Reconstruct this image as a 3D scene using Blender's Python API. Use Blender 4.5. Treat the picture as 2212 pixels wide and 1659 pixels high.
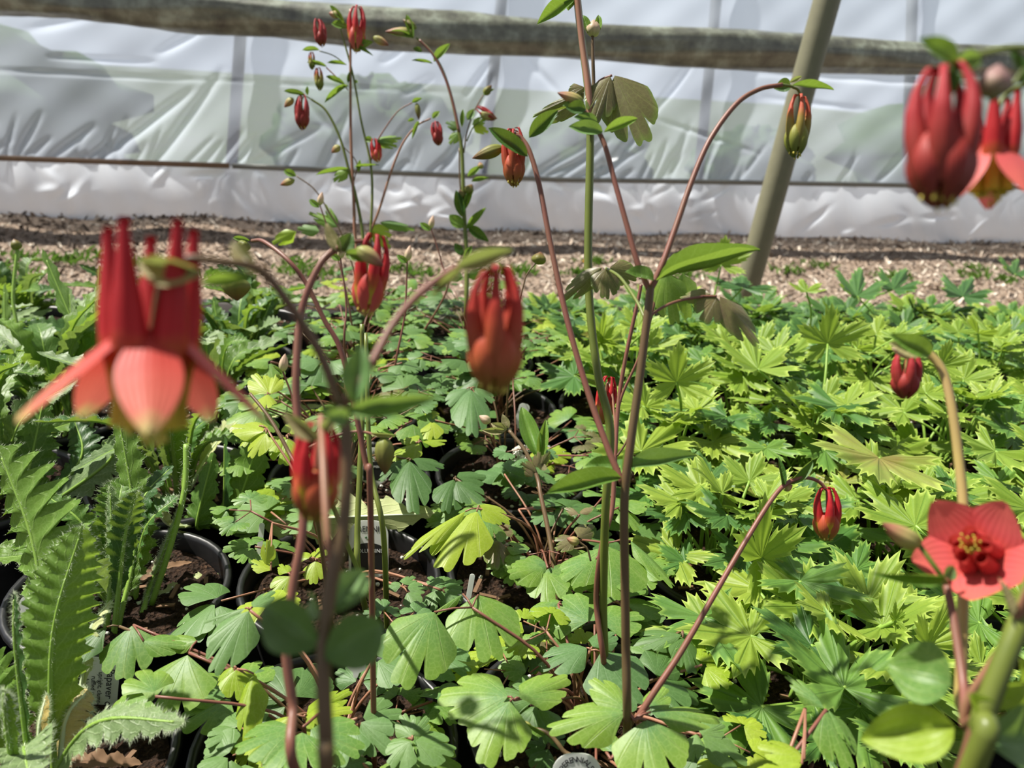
import bpy, math, random
import numpy as np
rnd = random.Random(7)
C0 = bpy.context.scene
for o in list(bpy.data.objects): bpy.data.objects.remove(o)
col = C0.collection

# ------------------------------------------------------------------ camera, world, sun, exposure
W_, H_, FPX = 2212.0, 1659.0, 1650.0
pitch, roll = math.radians(22), math.radians(3.5)
cF = np.array([0, math.cos(pitch), -math.sin(pitch)])
_R0 = np.array([1.0, 0, 0]); _U0 = np.array([0, math.sin(pitch), math.cos(pitch)])
cR = math.cos(roll) * _R0 + math.sin(roll) * _U0
cU = -math.sin(roll) * _R0 + math.cos(roll) * _U0
CAM = np.array([0, 0, 0.5])
cd = bpy.data.cameras.new('camera'); cam = bpy.data.objects.new('camera', cd); col.objects.link(cam)
cd.sensor_width = 36; cd.lens = 36 * FPX / W_; cd.clip_start = 0.01; cd.clip_end = 200
from mathutils import Matrix, Vector
cam.matrix_world = Matrix(((cR[0], cU[0], -cF[0], CAM[0]), (cR[1], cU[1], -cF[1], CAM[1]), (cR[2], cU[2], -cF[2], CAM[2]), (0, 0, 0, 1)))
cd.dof.use_dof = True; cd.dof.focus_distance = 0.50; cd.dof.aperture_fstop = 10.0
C0.camera = cam
C0.view_settings.view_transform = 'Standard'; C0.view_settings.look = 'None'
C0.view_settings.gamma = 1; C0.view_settings.use_curve_mapping = False
C0.view_settings.exposure = 0.15
C0.cycles.max_bounces = 7; C0.cycles.diffuse_bounces = 3; C0.cycles.glossy_bounces = 2
C0.cycles.transmission_bounces = 5; C0.cycles.transparent_max_bounces = 8
C0.cycles.caustics_reflective = False; C0.cycles.caustics_refractive = False
wd = bpy.data.worlds.new('sky'); C0.world = wd; wd.use_nodes = True
wn, wl = wd.node_tree.nodes, wd.node_tree.links
wn.clear()
wo = wn.new('ShaderNodeOutputWorld'); wb = wn.new('ShaderNodeBackground')
wc = wn.new('ShaderNodeTexCoord'); ws = wn.new('ShaderNodeSeparateXYZ'); wr = wn.new('ShaderNodeValToRGB')
wl.new(wc.outputs['Generated'], ws.inputs[0]); wl.new(ws.outputs['Z'], wr.inputs[0])
wr.color_ramp.elements[0].position = 0.0; wr.color_ramp.elements[0].color = (1.22, 1.30, 1.44, 1)
wr.color_ramp.elements[1].position = 0.8; wr.color_ramp.elements[1].color = (0.50, 0.53, 0.60, 1)
wdt = wn.new('ShaderNodeVectorMath'); wdt.operation = 'DOT_PRODUCT'; wdt.inputs[1].default_value = (-.25, .95, 0)
wmr = wn.new('ShaderNodeMapRange'); wmr.inputs[1].default_value = -1; wmr.inputs[2].default_value = 1; wmr.inputs[3].default_value = .45; wmr.inputs[4].default_value = 1.4
wvm = wn.new('ShaderNodeVectorMath'); wvm.operation = 'SCALE'
wl.new(wc.outputs['Generated'], wdt.inputs[0]); wl.new(wdt.outputs['Value'], wmr.inputs[0]); wl.new(wr.outputs[0], wvm.inputs[0]); wl.new(wmr.outputs[0], wvm.inputs['Scale'])
wl.new(wvm.outputs[0], wb.inputs[0]); wb.inputs[1].default_value = 0.62
wl.new(wb.outputs[0], wo.inputs[0])
sd = bpy.data.lights.new('sun', 'SUN'); sun = bpy.data.objects.new('sun', sd); col.objects.link(sun)
sd.energy = 8.2; sd.angle = math.radians(1.2); sd.color = (1.0, 0.955, 0.87)
SUN = Vector((-0.60, 0.24, 1.0)).normalized()
sun.rotation_euler = (-SUN).to_track_quat('-Z', 'Y').to_euler(); sun.location = (-3, 0, 5)

# ------------------------------------------------------------------ helpers
def nrm(v):
    v = np.asarray(v, float); l = np.linalg.norm(v); return v / l if l > 1e-12 else v
def ray(px, py): return cF + cR * (px - W_ / 2) / FPX - cU * (py - H_ / 2) / FPX
def P(px, py, d): return CAM + ray(px, py) * d
def G(px, py, z):
    v = ray(px, py); return CAM + v * ((z - CAM[2]) / v[2])
def proj(q):
    d = np.asarray(q) - CAM; k = d @ cF; return (W_ / 2 + FPX * (d @ cR) / k, H_ / 2 - FPX * (d @ cU) / k, k)

def tag(o, label=None, cat=None, group=None, kind=None):
    if label: o['label'] = label
    if cat: o['category'] = cat
    if group: o['group'] = group
    if kind: o['kind'] = kind
    return o
def empty(name, loc, label=None, cat=None, group=None):
    o = bpy.data.objects.new(name, None); col.objects.link(o); o.location = [float(a) for a in loc]
    o.empty_display_size = 0.02
    return tag(o, label, cat, group)

class MB:
    def __init__(s): s.v = []; s.f = []; s.uv = []; s.m = []; s.n = 0
    def add(s, V, Fc, UV=None, mi=0):
        V = np.asarray(V, float); s.v.append(V)
        if UV is None: UV = np.zeros((len(V), 2))
        UV = np.asarray(UV, float)
        for f in Fc:
            s.f.append(tuple(int(i) + s.n for i in f)); s.m.append(mi); s.uv.append(UV[list(f)])
        s.n += len(V)
    def build(s, name, mats, parent=None, smooth=True, origin=None):
        if not isinstance(mats, (list, tuple)): mats = [mats]
        V = np.concatenate(s.v)
        if origin is not None: V = V - np.asarray(origin)
        if parent is not None and origin is None: V = V - np.array(OFF[parent.name])
        me = bpy.data.meshes.new(name); me.from_pydata(V.tolist(), [], s.f)
        ul = me.uv_layers.new(name='UVMap'); ul.data.foreach_set('uv', np.concatenate(s.uv).ravel())
        me.polygons.foreach_set('material_index', s.m)
        me.polygons.foreach_set('use_smooth', [smooth] * len(s.f))
        for m in mats: me.materials.append(m)
        me.update()
        o = bpy.data.objects.new(name, me); col.objects.link(o)
        if origin is not None: o.location = [float(a) for a in origin]
        if parent is not None: o.parent = parent; OFF[o.name] = OFF[parent.name] if origin is None else OFF.get(parent.name)
        else: OFF[o.name] = (0, 0, 0) if origin is None else tuple(origin)
        return o
OFF = {}
def thing(name, loc, label, cat, group=None):
    o = empty(name, loc, label, cat, group); OFF[o.name] = tuple(float(a) for a in loc); return o

def grid_faces(nr, nc, wrap=False, base=0):
    F = []
    for i in range(nr - 1):
        for j in range(nc if wrap else nc - 1):
            k = (j + 1) % nc
            F.append((base + i * nc + j, base + i * nc + k, base + (i + 1) * nc + k, base + (i + 1) * nc + j))
    return F
def spline(pts, n=8):
    P_ = [np.asarray(p, float) for p in pts]
    if len(P_) < 3: return [P_[0] + (P_[-1] - P_[0]) * t for t in np.linspace(0, 1, n + 1)]
    Q = [2 * P_[0] - P_[1]] + P_ + [2 * P_[-1] - P_[-2]]
    out = []
    for i in range(1, len(Q) - 2):
        a, b, c, d = Q[i - 1:i + 3]
        for k in range(n):
            t = k / n
            out.append(0.5 * ((2 * b) + (-a + c) * t + (2 * a - 5 * b + 4 * c - d) * t * t + (-a + 3 * b - 3 * c + d) * t ** 3))
    out.append(P_[-1]); return out
def tube(mb, pts, r, ns=7, mi=0, cap=True):
    pts = np.array(pts); n = len(pts)
    rr = np.interp(np.linspace(0, 1, n), np.linspace(0, 1, len(r)), r) if np.ndim(r) else np.full(n, r)
    T = np.gradient(pts, axis=0); T /= np.maximum(np.linalg.norm(T, axis=1), 1e-9)[:, None]
    a = np.array([1.0, 0, 0]) if abs(T[0][0]) < .8 else np.array([0, 1.0, 0])
    a = nrm(a - T[0] * (a @ T[0])); V = []; UV = []
    for i in range(n):
        a = nrm(a - T[i] * (a @ T[i])); b = np.cross(T[i], a)
        for j in range(ns):
            th = 2 * math.pi * j / ns
            V.append(pts[i] + rr[i] * (a * math.cos(th) + b * math.sin(th))); UV.append((j / ns, i / (n - 1)))
    F = grid_faces(n, ns, True)
    if cap: F.append(tuple(range(ns))[::-1]); F.append(tuple((n - 1) * ns + j for j in range(ns)))
    mb.add(V, F, UV, mi)
def ellipsoid(mb, c, ax, rx, rl, n=8, m=8, point=0.0, mi=0):
    """spindle along ax, length 2*rl, radius rx"""
    ax = nrm(ax); a = nrm(np.cross(ax, [0.3, 0.9, 0.2])); b = np.cross(ax, a); V = []; UV = []
    for i in range(m + 1):
        t = i / m; s = math.sin(math.pi * t) ** (1 + point * (t)); z = -math.cos(math.pi * t)
        for j in range(n):
            th = 2 * math.pi * j / n
            V.append(np.asarray(c) + ax * z * rl + (a * math.cos(th) + b * math.sin(th)) * rx * max(s, 1e-3)); UV.append((j / n, t))
    mb.add(V, grid_faces(m + 1, n, True), UV, mi)
def boxm(mb, c, ex, ey, ez, mi=0):
    c = np.asarray(c, float); V = [c + sx * np.asarray(ex) + sy * np.asarray(ey) + sz * np.asarray(ez) for sx in (-1, 1) for sy in (-1, 1) for sz in (-1, 1)]
    mb.add(V, [(0, 1, 3, 2), (4, 6, 7, 5), (0, 4, 5, 1), (2, 3, 7, 6), (0, 2, 6, 4), (1, 5, 7, 3)], None, mi)
def lathe(mb, c, prof, n=40, mi=0):
    c = np.asarray(c, float); V = []; UV = []
    for i, (r, z) in enumerate(prof):
        for j in range(n):
            th = 2 * math.pi * j / n; V.append(c + np.array([r * math.cos(th), r * math.sin(th), z])); UV.append((j / n, i / (len(prof) - 1)))
    mb.add(V, grid_faces(len(prof), n, True), UV, mi)

# ------------------------------------------------------------------ materials
def mat(name):
    m = bpy.data.materials.new(name); m.use_nodes = True; nt = m.node_tree; nt.nodes.clear()
    return m, nt
class N:
    def __init__(s, nt): s.nt = nt
    def __call__(s, t, **k):
        n = s.nt.nodes.new('ShaderNode' + t)
        for a, v in k.items():
            if a.startswith('i_'):
                key = a[2:]; key = int(key) if key.isdigit() else key.replace('_', ' ')
                s.put(n.inputs[key], v)
            else: setattr(n, a, v)
        return n
    def put(s, sock, v):
        if hasattr(v, 'is_output'): s.nt.links.new(v, sock)
        else: sock.default_value = v
    def math(s, op, a, b=None, c=None, clamp=False):
        n = s.nt.nodes.new('ShaderNodeMath'); n.operation = op; n.use_clamp = clamp
        for i, v in enumerate((a, b, c)):
            if v is not None: s.put(n.inputs[i], v)
        return n.outputs[0]
    def mix(s, f, a, b, mode='MIX'):
        n = s.nt.nodes.new('ShaderNodeMix'); n.data_type = 'RGBA'; n.blend_type = mode
        s.put(n.inputs[0], f)
        for k, v in ((6, a), (7, b)): s.put(n.inputs[k], v if hasattr(v, 'is_output') else (*v, 1) if len(v) == 3 else v)
        return n.outputs[2]
    def noise(s, scale, detail=3, vec=None, rough=.5):
        n = s.nt.nodes.new('ShaderNodeTexNoise'); n.inputs['Scale'].default_value = scale; n.inputs['Detail'].default_value = detail
        n.inputs['Roughness'].default_value = rough
        if vec is not None: s.put(n.inputs['Vector'], vec)
        return n.outputs[0]
    def ramp(s, f, stops):
        n = s.nt.nodes.new('ShaderNodeValToRGB'); s.put(n.inputs[0], f); cr = n.color_ramp
        while len(cr.elements) < len(stops): cr.elements.new(0.5)
        for e, (p_, c_) in zip(cr.elements, stops): e.position = p_; e.color = (*c_, 1)
        return n.outputs[0]
    def out(s, sh):
        o = s.nt.nodes.new('ShaderNodeOutputMaterial'); s.nt.links.new(sh, o.inputs[0])
    def principled(s, base, rough=.5, spec=.4, bump=None, bs=.3, bd=.001, **k):
        n = s.nt.nodes.new('ShaderNodeBsdfPrincipled'); s.put(n.inputs['Base Color'], base if hasattr(base, 'is_output') else (*base, 1))
        s.put(n.inputs['Roughness'], rough); n.inputs['Specular IOR Level'].default_value = spec
        for a, v in k.items(): s.put(n.inputs[a.replace('_', ' ')], v)
        if bump is not None:
            b = s.nt.nodes.new('ShaderNodeBump'); b.inputs['Strength'].default_value = bs; b.inputs['Distance'].default_value = bd
            s.put(b.inputs['Height'], bump); s.nt.links.new(b.outputs[0], n.inputs['Normal'])
        return n.outputs[0]
def lin(r, g, b):
    f = lambda c: (c / 255 / 12.92) if c / 255 <= .04045 else ((c / 255 + .055) / 1.055) ** 2.4
    return (f(r), f(g), f(b))

def veinmask(n, kind, num):
    uv = n('UVMap'); sp = n('SeparateXYZ', i_0=uv.outputs[0]); u, v = sp.outputs[0], sp.outputs[1]
    au = n.math('ABSOLUTE', n.math('SUBTRACT', u, .5))
    if kind == 'radial':       # fan of veins from the base, branching outwards
        fr = n.math('ABSOLUTE', n.math('SUBTRACT', n.math('FRACT', n.math('MULTIPLY', u, num)), .5))
        w = n.math('DIVIDE', .022, n.math('ADD', v, .12))
        m1 = n.math('SUBTRACT', 1, n.math('DIVIDE', fr, n.math('MULTIPLY', w, num / 5)), clamp=True)
        f2 = n.math('ABSOLUTE', n.math('SUBTRACT', n.math('FRACT', n.math('ADD', n.math('MULTIPLY', u, num * 2), n.math('MULTIPLY', v, .5))), .5))
        m2 = n.math('MULTIPLY', n.math('SUBTRACT', 1, n.math('DIVIDE', f2, .12), clamp=True), n.math('MULTIPLY', v, .45))
        return n.math('MAXIMUM', m1, m2), u, v
    m1 = n.math('SUBTRACT', 1, n.math('DIVIDE', au, .035), clamp=True)
    fr = n.math('ABSOLUTE', n.math('SUBTRACT', n.math('FRACT', n.math('MULTIPLY', n.math('SUBTRACT', v, n.math('MULTIPLY', au, .35)), num)), .5))
    m2 = n.math('MULTIPLY', n.math('SUBTRACT', 1, n.math('DIVIDE', fr, .12), clamp=True), .55)
    return n.math('MAXIMUM', m1, m2), u, v

def leafmat(name, c1, c2, vein, kind='radial', num=3, trans=.38, rough=.42, blotch=None, edge=None, tcol=None, veinamt=.42, spec=.4, spread=1.0):
    hs = lambda c: (c[0] * .92, c[1] * .85, c[2] * .88 + .002)
    c1, c2 = hs(c1), hs(c2)
    m, nt = mat(name); n = N(nt)
    vm, u, v = veinmask(n, kind, num)
    tc = n('TexCoord'); oi = n('ObjectInfo')
    vec = n('VectorMath', operation='ADD', i_0=tc.outputs['Object'], i_1=oi.outputs['Location'])
    nz = n.noise(60, 3, vec.outputs[0]); nf = n.noise(900, 2, vec.outputs[0])
    f = n.math('ADD', n.math('MULTIPLY', n.math('SUBTRACT', nz, .3), .8), n.math('MULTIPLY', n.math('SUBTRACT', oi.outputs['Random'], .35), .9 * spread), clamp=True)
    base = n.mix(f, c1, c2)
    if blotch: base = n.mix(n.math('MULTIPLY', n.math('SUBTRACT', 1.15, v, clamp=True), n.math('MULTIPLY', n.math('SUBTRACT', n.noise(35, 3, vec.outputs[0]), .3), 2.6, clamp=True), clamp=True), base, blotch)
    if edge: base = n.mix(n.math('MULTIPLY', n.math('SUBTRACT', v, .86, clamp=True), 6, clamp=True), base, edge)
    base = n.mix(n.math('MULTIPLY', vm, veinamt), base, vein)
    vo = n('TexVoronoi', i_Scale=330.0, i_Vector=vec.outputs[0], feature='DISTANCE_TO_EDGE')
    net = n.math('SUBTRACT', 1, n.math('DIVIDE', vo.outputs['Distance'], .10), clamp=True)
    base = n.mix(n.math('MULTIPLY', net, .16), base, vein)
    base = n.mix(n.math('MULTIPLY', nf, .22), base, (.02, .04, .01), 'MIX')
    bmp = n.math('ADD', n.math('MULTIPLY', vm, -.6), n.math('MULTIPLY', nz, .8))
    pr = n.principled(base, rough, spec, bump=bmp, bs=.5, bd=.0012)
    tr = n('BsdfTranslucent', i_Color=n.mix(.55, base, tcol or (.38, .54, .05)))
    mx = n('MixShader', i_0=trans, i_1=pr, i_2=tr.outputs[0]); n.out(mx.outputs[0]); return m
def plain(name, c1, c2=None, rough=.5, spec=.4, scale=40, bump=.0, trans=0, **k):
    m, nt = mat(name); n = N(nt); tc = n('TexCoord')
    nz = n.noise(scale, 4, tc.outputs['Object'])
    base = n.mix(nz, c1, c2 or tuple(x * .7 for x in c1))
    pr = n.principled(base, rough, spec, bump=nz if bump else None, bs=bump, bd=.002, **k)
    if trans:
        tr = n('BsdfTranslucent', i_Color=base); mx = n('MixShader', i_0=trans, i_1=pr, i_2=tr.outputs[0]); pr = mx.outputs[0]
    n.out(pr); return m
def flowermat(name, stops, axis=1, trans=.3, rough=.5):
    m, nt = mat(name); n = N(nt); uv = n('UVMap'); sp = n('SeparateXYZ', i_0=uv.outputs[0]); tc = n('TexCoord')
    nz = n.noise(150, 3, tc.outputs['Object'])
    t = n.math('ADD', sp.outputs[axis], n.math('MULTIPLY', n.math('SUBTRACT', nz, .5), .14))
    base = n.ramp(t, stops)
    st = n.math('ABSOLUTE', n.math('SUBTRACT', n.math('FRACT', n.math('MULTIPLY', sp.outputs[0], 9)), .5))
    base = n.mix(n.math('MULTIPLY', st, .35), base, tuple(x * .45 for x in stops[0][1]))
    pr = n.principled(base, rough, .35, bump=n.math('ADD', nz, st), bs=.25, bd=.0006)
    tr = n('BsdfTranslucent', i_Color=base); mx = n('MixShader', i_0=trans, i_1=pr, i_2=tr.outputs[0]); n.out(mx.outputs[0]); return m

M = {}
# columbine foliage
M['col'] = leafmat('columbine_leaf_green', lin(112, 158, 58), lin(150, 188, 64), lin(196, 218, 132), num=3, blotch=lin(96, 140, 84), rough=.45)
M['colb'] = leafmat('columbine_leaf_blue_green', lin(92, 136, 74), lin(122, 162, 84), lin(150, 180, 128), num=3, rough=.5, trans=.3)
M['coly'] = leafmat('columbine_leaf_yellow_green', lin(158, 194, 48), lin(190, 214, 70), lin(220, 232, 130), num=3, trans=.45)
M['cold'] = leafmat('columbine_leaf_dark', lin(72, 112, 50), lin(98, 138, 64), lin(120, 156, 90), num=3, trans=.25, rough=.5)
M['colp'] = leafmat('columbine_leaf_purple_brown', lin(104, 100, 64), lin(134, 118, 86), lin(160, 170, 96), num=3, edge=lin(110, 138, 54), trans=.25)
M['bract'] = leafmat('bract_green', lin(92, 136, 50), lin(126, 164, 72), lin(160, 190, 110), kind='pinnate', num=6, trans=.35)
M['bractd'] = leafmat('bract_dark_green', lin(48, 88, 36), lin(70, 112, 48), lin(110, 150, 80), kind='pinnate', num=6, trans=.25)
M['bractp'] = leafmat('bract_pale_tan', lin(150, 146, 104), lin(176, 172, 120), lin(190, 170, 140), kind='pinnate', num=6, trans=.3)
# delphinium foliage
M['del'] = leafmat('delphinium_leaf_lime', lin(138, 174, 58), lin(170, 198, 70), lin(84, 130, 46), num=5, edge=lin(206, 226, 110), trans=.42, veinamt=.5, rough=.5)
M['delg'] = leafmat('delphinium_leaf_green', lin(82, 132, 56), lin(124, 168, 66), lin(60, 104, 48), num=5, edge=lin(160, 194, 88), trans=.35, veinamt=.5, rough=.5)
M['delb'] = leafmat('delphinium_leaf_deep_green', lin(58, 102, 48), lin(86, 132, 58), lin(110, 150, 80), num=5, edge=lin(120, 160, 74), trans=.3, veinamt=.4, rough=.5)
M['delr'] = leafmat('delphinium_leaf_red_flushed', lin(150, 176, 72), lin(166, 190, 80), lin(120, 130, 60), num=5, blotch=lin(146, 116, 70), edge=lin(200, 220, 104), trans=.35)
# poppy foliage
M['pop'] = leafmat('poppy_leaf_green', lin(86, 132, 46), lin(122, 162, 56), lin(176, 204, 120), kind='pinnate', num=12, trans=.38, rough=.45)
M['popp'] = leafmat('poppy_leaf_grey_green', lin(106, 138, 84), lin(140, 168, 108), lin(196, 212, 160), kind='pinnate', num=12, trans=.25, rough=.5)
M['popd'] = leafmat('poppy_leaf_deep_green', lin(50, 92, 40), lin(78, 124, 50), lin(120, 160, 90), kind='pinnate', num=12, trans=.3, rough=.45)
M['popl'] = leafmat('poppy_leaf_pale', lin(186, 202, 134), lin(202, 214, 150), lin(170, 190, 120), kind='pinnate', num=12, trans=.2, rough=.6)
M['popy'] = leafmat('poppy_leaf_withered_cream', lin(216, 206, 140), lin(196, 176, 90), lin(228, 220, 170), kind='pinnate', num=9, trans=.3, tcol=(.8, .65, .2))
M['hair'] = plain('leaf_hair', lin(214, 226, 190), lin(190, 204, 160), rough=.4)
M['dead'] = plain('dead_leaf', lin(128, 98, 70), lin(92, 68, 48), rough=.8)
# stems
M['sred'] = plain('stem_red_brown', lin(128, 72, 66), lin(110, 82, 58), rough=.45, scale=60)
M['sbrn'] = plain('stem_brown', lin(104, 74, 54), lin(92, 82, 50), rough=.45, scale=60)
M['sgrn'] = plain('stem_green', lin(112, 120, 48), lin(84, 98, 40), rough=.4, scale=80)
M['slime'] = plain('stem_lime', lin(150, 182, 78), lin(122, 160, 66), rough=.45, scale=50, trans=.15)
M['stan'] = plain('stem_tan', lin(176, 160, 84), lin(160, 132, 92), rough=.45, scale=50)
M['spink'] = plain('stem_pinkish', lin(152, 98, 84), lin(138, 108, 76), rough=.45, scale=60)
# flowers: petals run from spur tip (v=0) to lip (v=1)
R1, R2, R3 = lin(176, 28, 40), lin(196, 44, 46), lin(214, 88, 74)
M['pet'] = flowermat('petal_red_yellow', [(0, R1), (.68, R2), (.8, lin(200, 100, 50)), (.87, lin(206, 184, 50)), (1, lin(210, 196, 60))])
M['sep'] = flowermat('sepal_red', [(0, lin(186, 44, 42)), (.45, lin(212, 84, 72)), (.85, lin(222, 116, 96)), (1, lin(208, 190, 120))])
M['petd'] = flowermat('petal_crimson', [(0, lin(190, 52, 60)), (.5, lin(176, 52, 56)), (1, lin(150, 66, 44))])
M['sepd'] = flowermat('sepal_dull_crimson', [(0, lin(176, 60, 54)), (.5, lin(158, 56, 48)), (1, lin(130, 70, 46))])
M['peto'] = flowermat('petal_red_to_orange', [(0, lin(180, 44, 44)), (.45, lin(190, 60, 48)), (1, lin(176, 104, 54))])
M['sepo'] = flowermat('sepal_orange_brown', [(0, lin(192, 70, 50)), (.5, lin(190, 100, 58)), (1, lin(140, 122, 52))])
M['petg'] = flowermat('petal_red_over_green', [(0, lin(206, 96, 74)), (.4, lin(204, 100, 72)), (.6, lin(170, 150, 70)), (1, lin(120, 130, 50))])
M['sepg'] = flowermat('sepal_green', [(0, lin(168, 164, 78)), (.6, lin(130, 138, 54)), (1, lin(96, 112, 40))])
M['petk'] = flowermat('petal_rose_pink', [(0, lin(206, 66, 84)), (.5, lin(214, 84, 92)), (1, lin(196, 70, 60))])
M['sepk'] = flowermat('sepal_rose_pink', [(0, lin(206, 84, 66)), (.4, lin(214, 96, 96)), (1, lin(222, 112, 100))])
M['bud'] = flowermat('bud_green_pink', [(0, lin(150, 164, 84)), (.45, lin(186, 170, 110)), (.8, lin(176, 120, 96)), (1, lin(130, 70, 62))])
M['budg'] = flowermat('bud_olive', [(0, lin(140, 152, 70)), (.6, lin(128, 120, 60)), (1, lin(124, 76, 58))])
M['budw'] = flowermat('bud_pale_blush', [(0, lin(196, 204, 140)), (.5, lin(214, 186, 160)), (1, lin(204, 170, 150))])
M['budm'] = flowermat('bud_mauve_grey', [(0, lin(150, 160, 110)), (.5, lin(176, 136, 130)), (1, lin(150, 120, 120))])
M['stam'] = plain('stamen_yellow', lin(220, 206, 100), lin(200, 180, 60), rough=.5)
M['pist'] = plain('pistil_green', lin(170, 176, 96), rough=.5)
# setting
def m_pot():
    m, nt = mat('pot_black_plastic'); n = N(nt); tc = n('TexCoord')
    nz = n.noise(30, 4, tc.outputs['Object'])
    b = n.mix(n.math('MULTIPLY', n.math('SUBTRACT', nz, .45, clamp=True), 1.2), (.008, .008, .009), (.035, .033, .03))
    n.out(n.principled(b, n.math('ADD', .28, n.math('MULTIPLY', nz, .25)), .5)); return m
M['pot'] = m_pot()
def m_soil():
    m, nt = mat('potting_soil'); n = N(nt); tc = n('TexCoord')
    a = n.noise(260, 4, tc.outputs['Object'], .7); v = n('TexVoronoi', i_Scale=320.0, i_Vector=tc.outputs['Object'])
    b = n.ramp(a, [(.3, (.008, .005, .003)), (.55, (.035, .018, .010)), (.75, (.10, .055, .03))])
    n.out(n.principled(b, .9, .2, bump=n.math('ADD', a, v.outputs[0]), bs=1, bd=.004)); return m
M['soil'] = m_soil()
M['perl'] = plain('perlite', lin(226, 224, 214), lin(196, 192, 180), rough=.9)
def m_path():
    m, nt = mat('wood_chip_path'); n = N(nt); tc = n('TexCoord'); vec = tc.outputs['Object']
    v = n('TexVoronoi', i_Scale=70.0, i_Vector=vec, i_Randomness=1.0); a = n.noise(45, 6, vec, .7); b2 = n.noise(2.2, 3, vec)
    c = n.ramp(a, [(.28, lin(96, 84, 74)), (.45, lin(156, 140, 126)), (.6, lin(190, 172, 156)), (.8, lin(214, 200, 182))])
    c = n.mix(n.math('MULTIPLY', v.outputs[0], .5), c, lin(96, 80, 68)); c = n.mix(n.math('MULTIPLY', b2, .35), c, lin(196, 164, 132))
    n.out(n.principled(c, .9, .15, bump=n.math('ADD', a, v.outputs[0]), bs=1, bd=.02)); return m
M['path'] = m_path()
def m_chip():
    m, nt = mat('wood_chips'); n = N(nt); uv = n('UVMap'); sp = n('SeparateXYZ', i_0=uv.outputs[0])
    c = n.ramp(sp.outputs[0], [(0, lin(88, 78, 70)), (.3, lin(156, 140, 126)), (.65, lin(192, 176, 160)), (1, lin(226, 216, 200))])
    n.out(n.principled(c, .85, .2)); return m
M['chip'] = m_chip()
M['fabric'] = plain('black_ground_fabric', (.006, .006, .006), (.012, .012, .011), rough=.8, spec=.2)
M['board'] = plain('dark_edging_board', lin(62, 52, 48), lin(36, 30, 27), rough=.7, scale=14, bump=.3)
M['lath'] = plain('weathered_lath', lin(150, 120, 92), lin(116, 96, 78), rough=.7, scale=30, bump=.3)
M['alu'] = plain('aluminium_channel', lin(166, 166, 158), lin(140, 140, 132), rough=.4, Metallic=.5)
M['post'] = plain('galvanised_post', lin(150, 152, 156), lin(128, 130, 134), rough=.5, Metallic=.3)
M['pole'] = plain('olive_grey_pole', lin(124, 122, 98), lin(108, 106, 84), rough=.55, scale=50, bump=.1)
M['grass'] = plain('meadow_grass', lin(120, 124, 112), lin(120, 140, 96), rough=.9, scale=2)
M['hedge'] = plain('hedge_leaves', lin(70, 104, 52), lin(104, 134, 74), rough=.8, scale=5, bump=.3)
M['weed'] = plain('weed_blade', lin(120, 156, 60), lin(90, 130, 50), rough=.6, trans=.3)
M['yel'] = plain('dandelion_yellow', lin(236, 200, 40), lin(226, 180, 30), rough=.6)
M['white'] = plain('white_label_plastic', lin(240, 241, 236), lin(230, 231, 226), rough=.35, scale=20, trans=.45)
M['black'] = plain('black_print', (.01, .01, .01), rough=.45)
M['ink'] = plain('dark_ink', (.03, .03, .035), rough=.5)
M['wink'] = plain('white_ink', (.8, .8, .78), rough=.5)
M['redink'] = plain('red_ink', lin(170, 60, 60), rough=.5)
M['grnink'] = plain('green_ink', lin(70, 110, 70), rough=.5)
def m_film(name, base, transp, transl, rough=.22):
    m, nt = mat(name); n = N(nt); tc = n('TexCoord'); vec = tc.outputs['Object']
    nz = n.noise(3.0, 4, vec, .6); fine = n.noise(24, 4, vec)
    b = n.mix(n.math('MULTIPLY', nz, .5), base, tuple(x * .8 for x in base))
    pr = n.principled(b, rough, .9, bump=fine, bs=.12, bd=.004, Coat_Weight=1.0, Coat_Roughness=.25)
    tl = n('BsdfTranslucent', i_Color=b); tp = n('BsdfTransparent', i_Color=(.93, .96, 1, 1))
    m1 = n('MixShader', i_0=transl, i_1=pr, i_2=tl.outputs[0])
    m2 = n('MixShader', i_0=n.math('ADD', transp - .1, n.math('MULTIPLY', nz, .2)), i_1=m1.outputs[0], i_2=tp.outputs[0])
    n.out(m2.outputs[0]); return m
M['film'] = m_film('greenhouse_film', (.57, .63, .73), .26, .6)
M['skirt'] = m_film('film_skirt', (.84, .90, .99), .03, .62, .3)
def m_roll():
    m, nt = mat('rolled_dirty_film'); n = N(nt); tc = n('TexCoord'); vec = tc.outputs['Object']
    a = n.noise(14, 5, vec, .65); b = n.noise(5, 4, vec)
    c = n.ramp(a, [(.3, lin(50, 47, 35)), (.5, lin(98, 100, 82)), (.7, lin(150, 158, 140))])
    pr = n.principled(c, .35, .8, bump=a, bs=.5, bd=.008, Coat_Weight=.25, Coat_Roughness=.3)
    gl = n('BsdfGlossy', i_Color=(.80, .86, .82, 1), i_Roughness=.42)
    mx = n('MixShader', i_0=.04, i_1=pr, i_2=gl.outputs[0]); n.out(mx.outputs[0]); return m
M['roll'] = m_roll()

# ------------------------------------------------------------------ the setting
YAW = math.radians(10.0); e1 = np.array([math.cos(YAW), math.sin(YAW), 0]); e2 = np.array([-math.sin(YAW), math.cos(YAW), 0])
def UV2(u, v, z=0): return e1 * u + e2 * v + np.array([0, 0, z])
def toUV(q): return float(np.dot(q, e1)), float(np.dot(q, e2))
VB = 1.262   # board
BOARD_H = .13
mb = MB(); q = [UV2(-4, -1.2), UV2(4.5, -1.2), UV2(4.5, VB), UV2(-4, VB)]
mb.add(q, [(0, 1, 2, 3)]); tag(mb.build('floor_bed', M['fabric'], origin=(0, 0, 0)), kind='structure')
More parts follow.
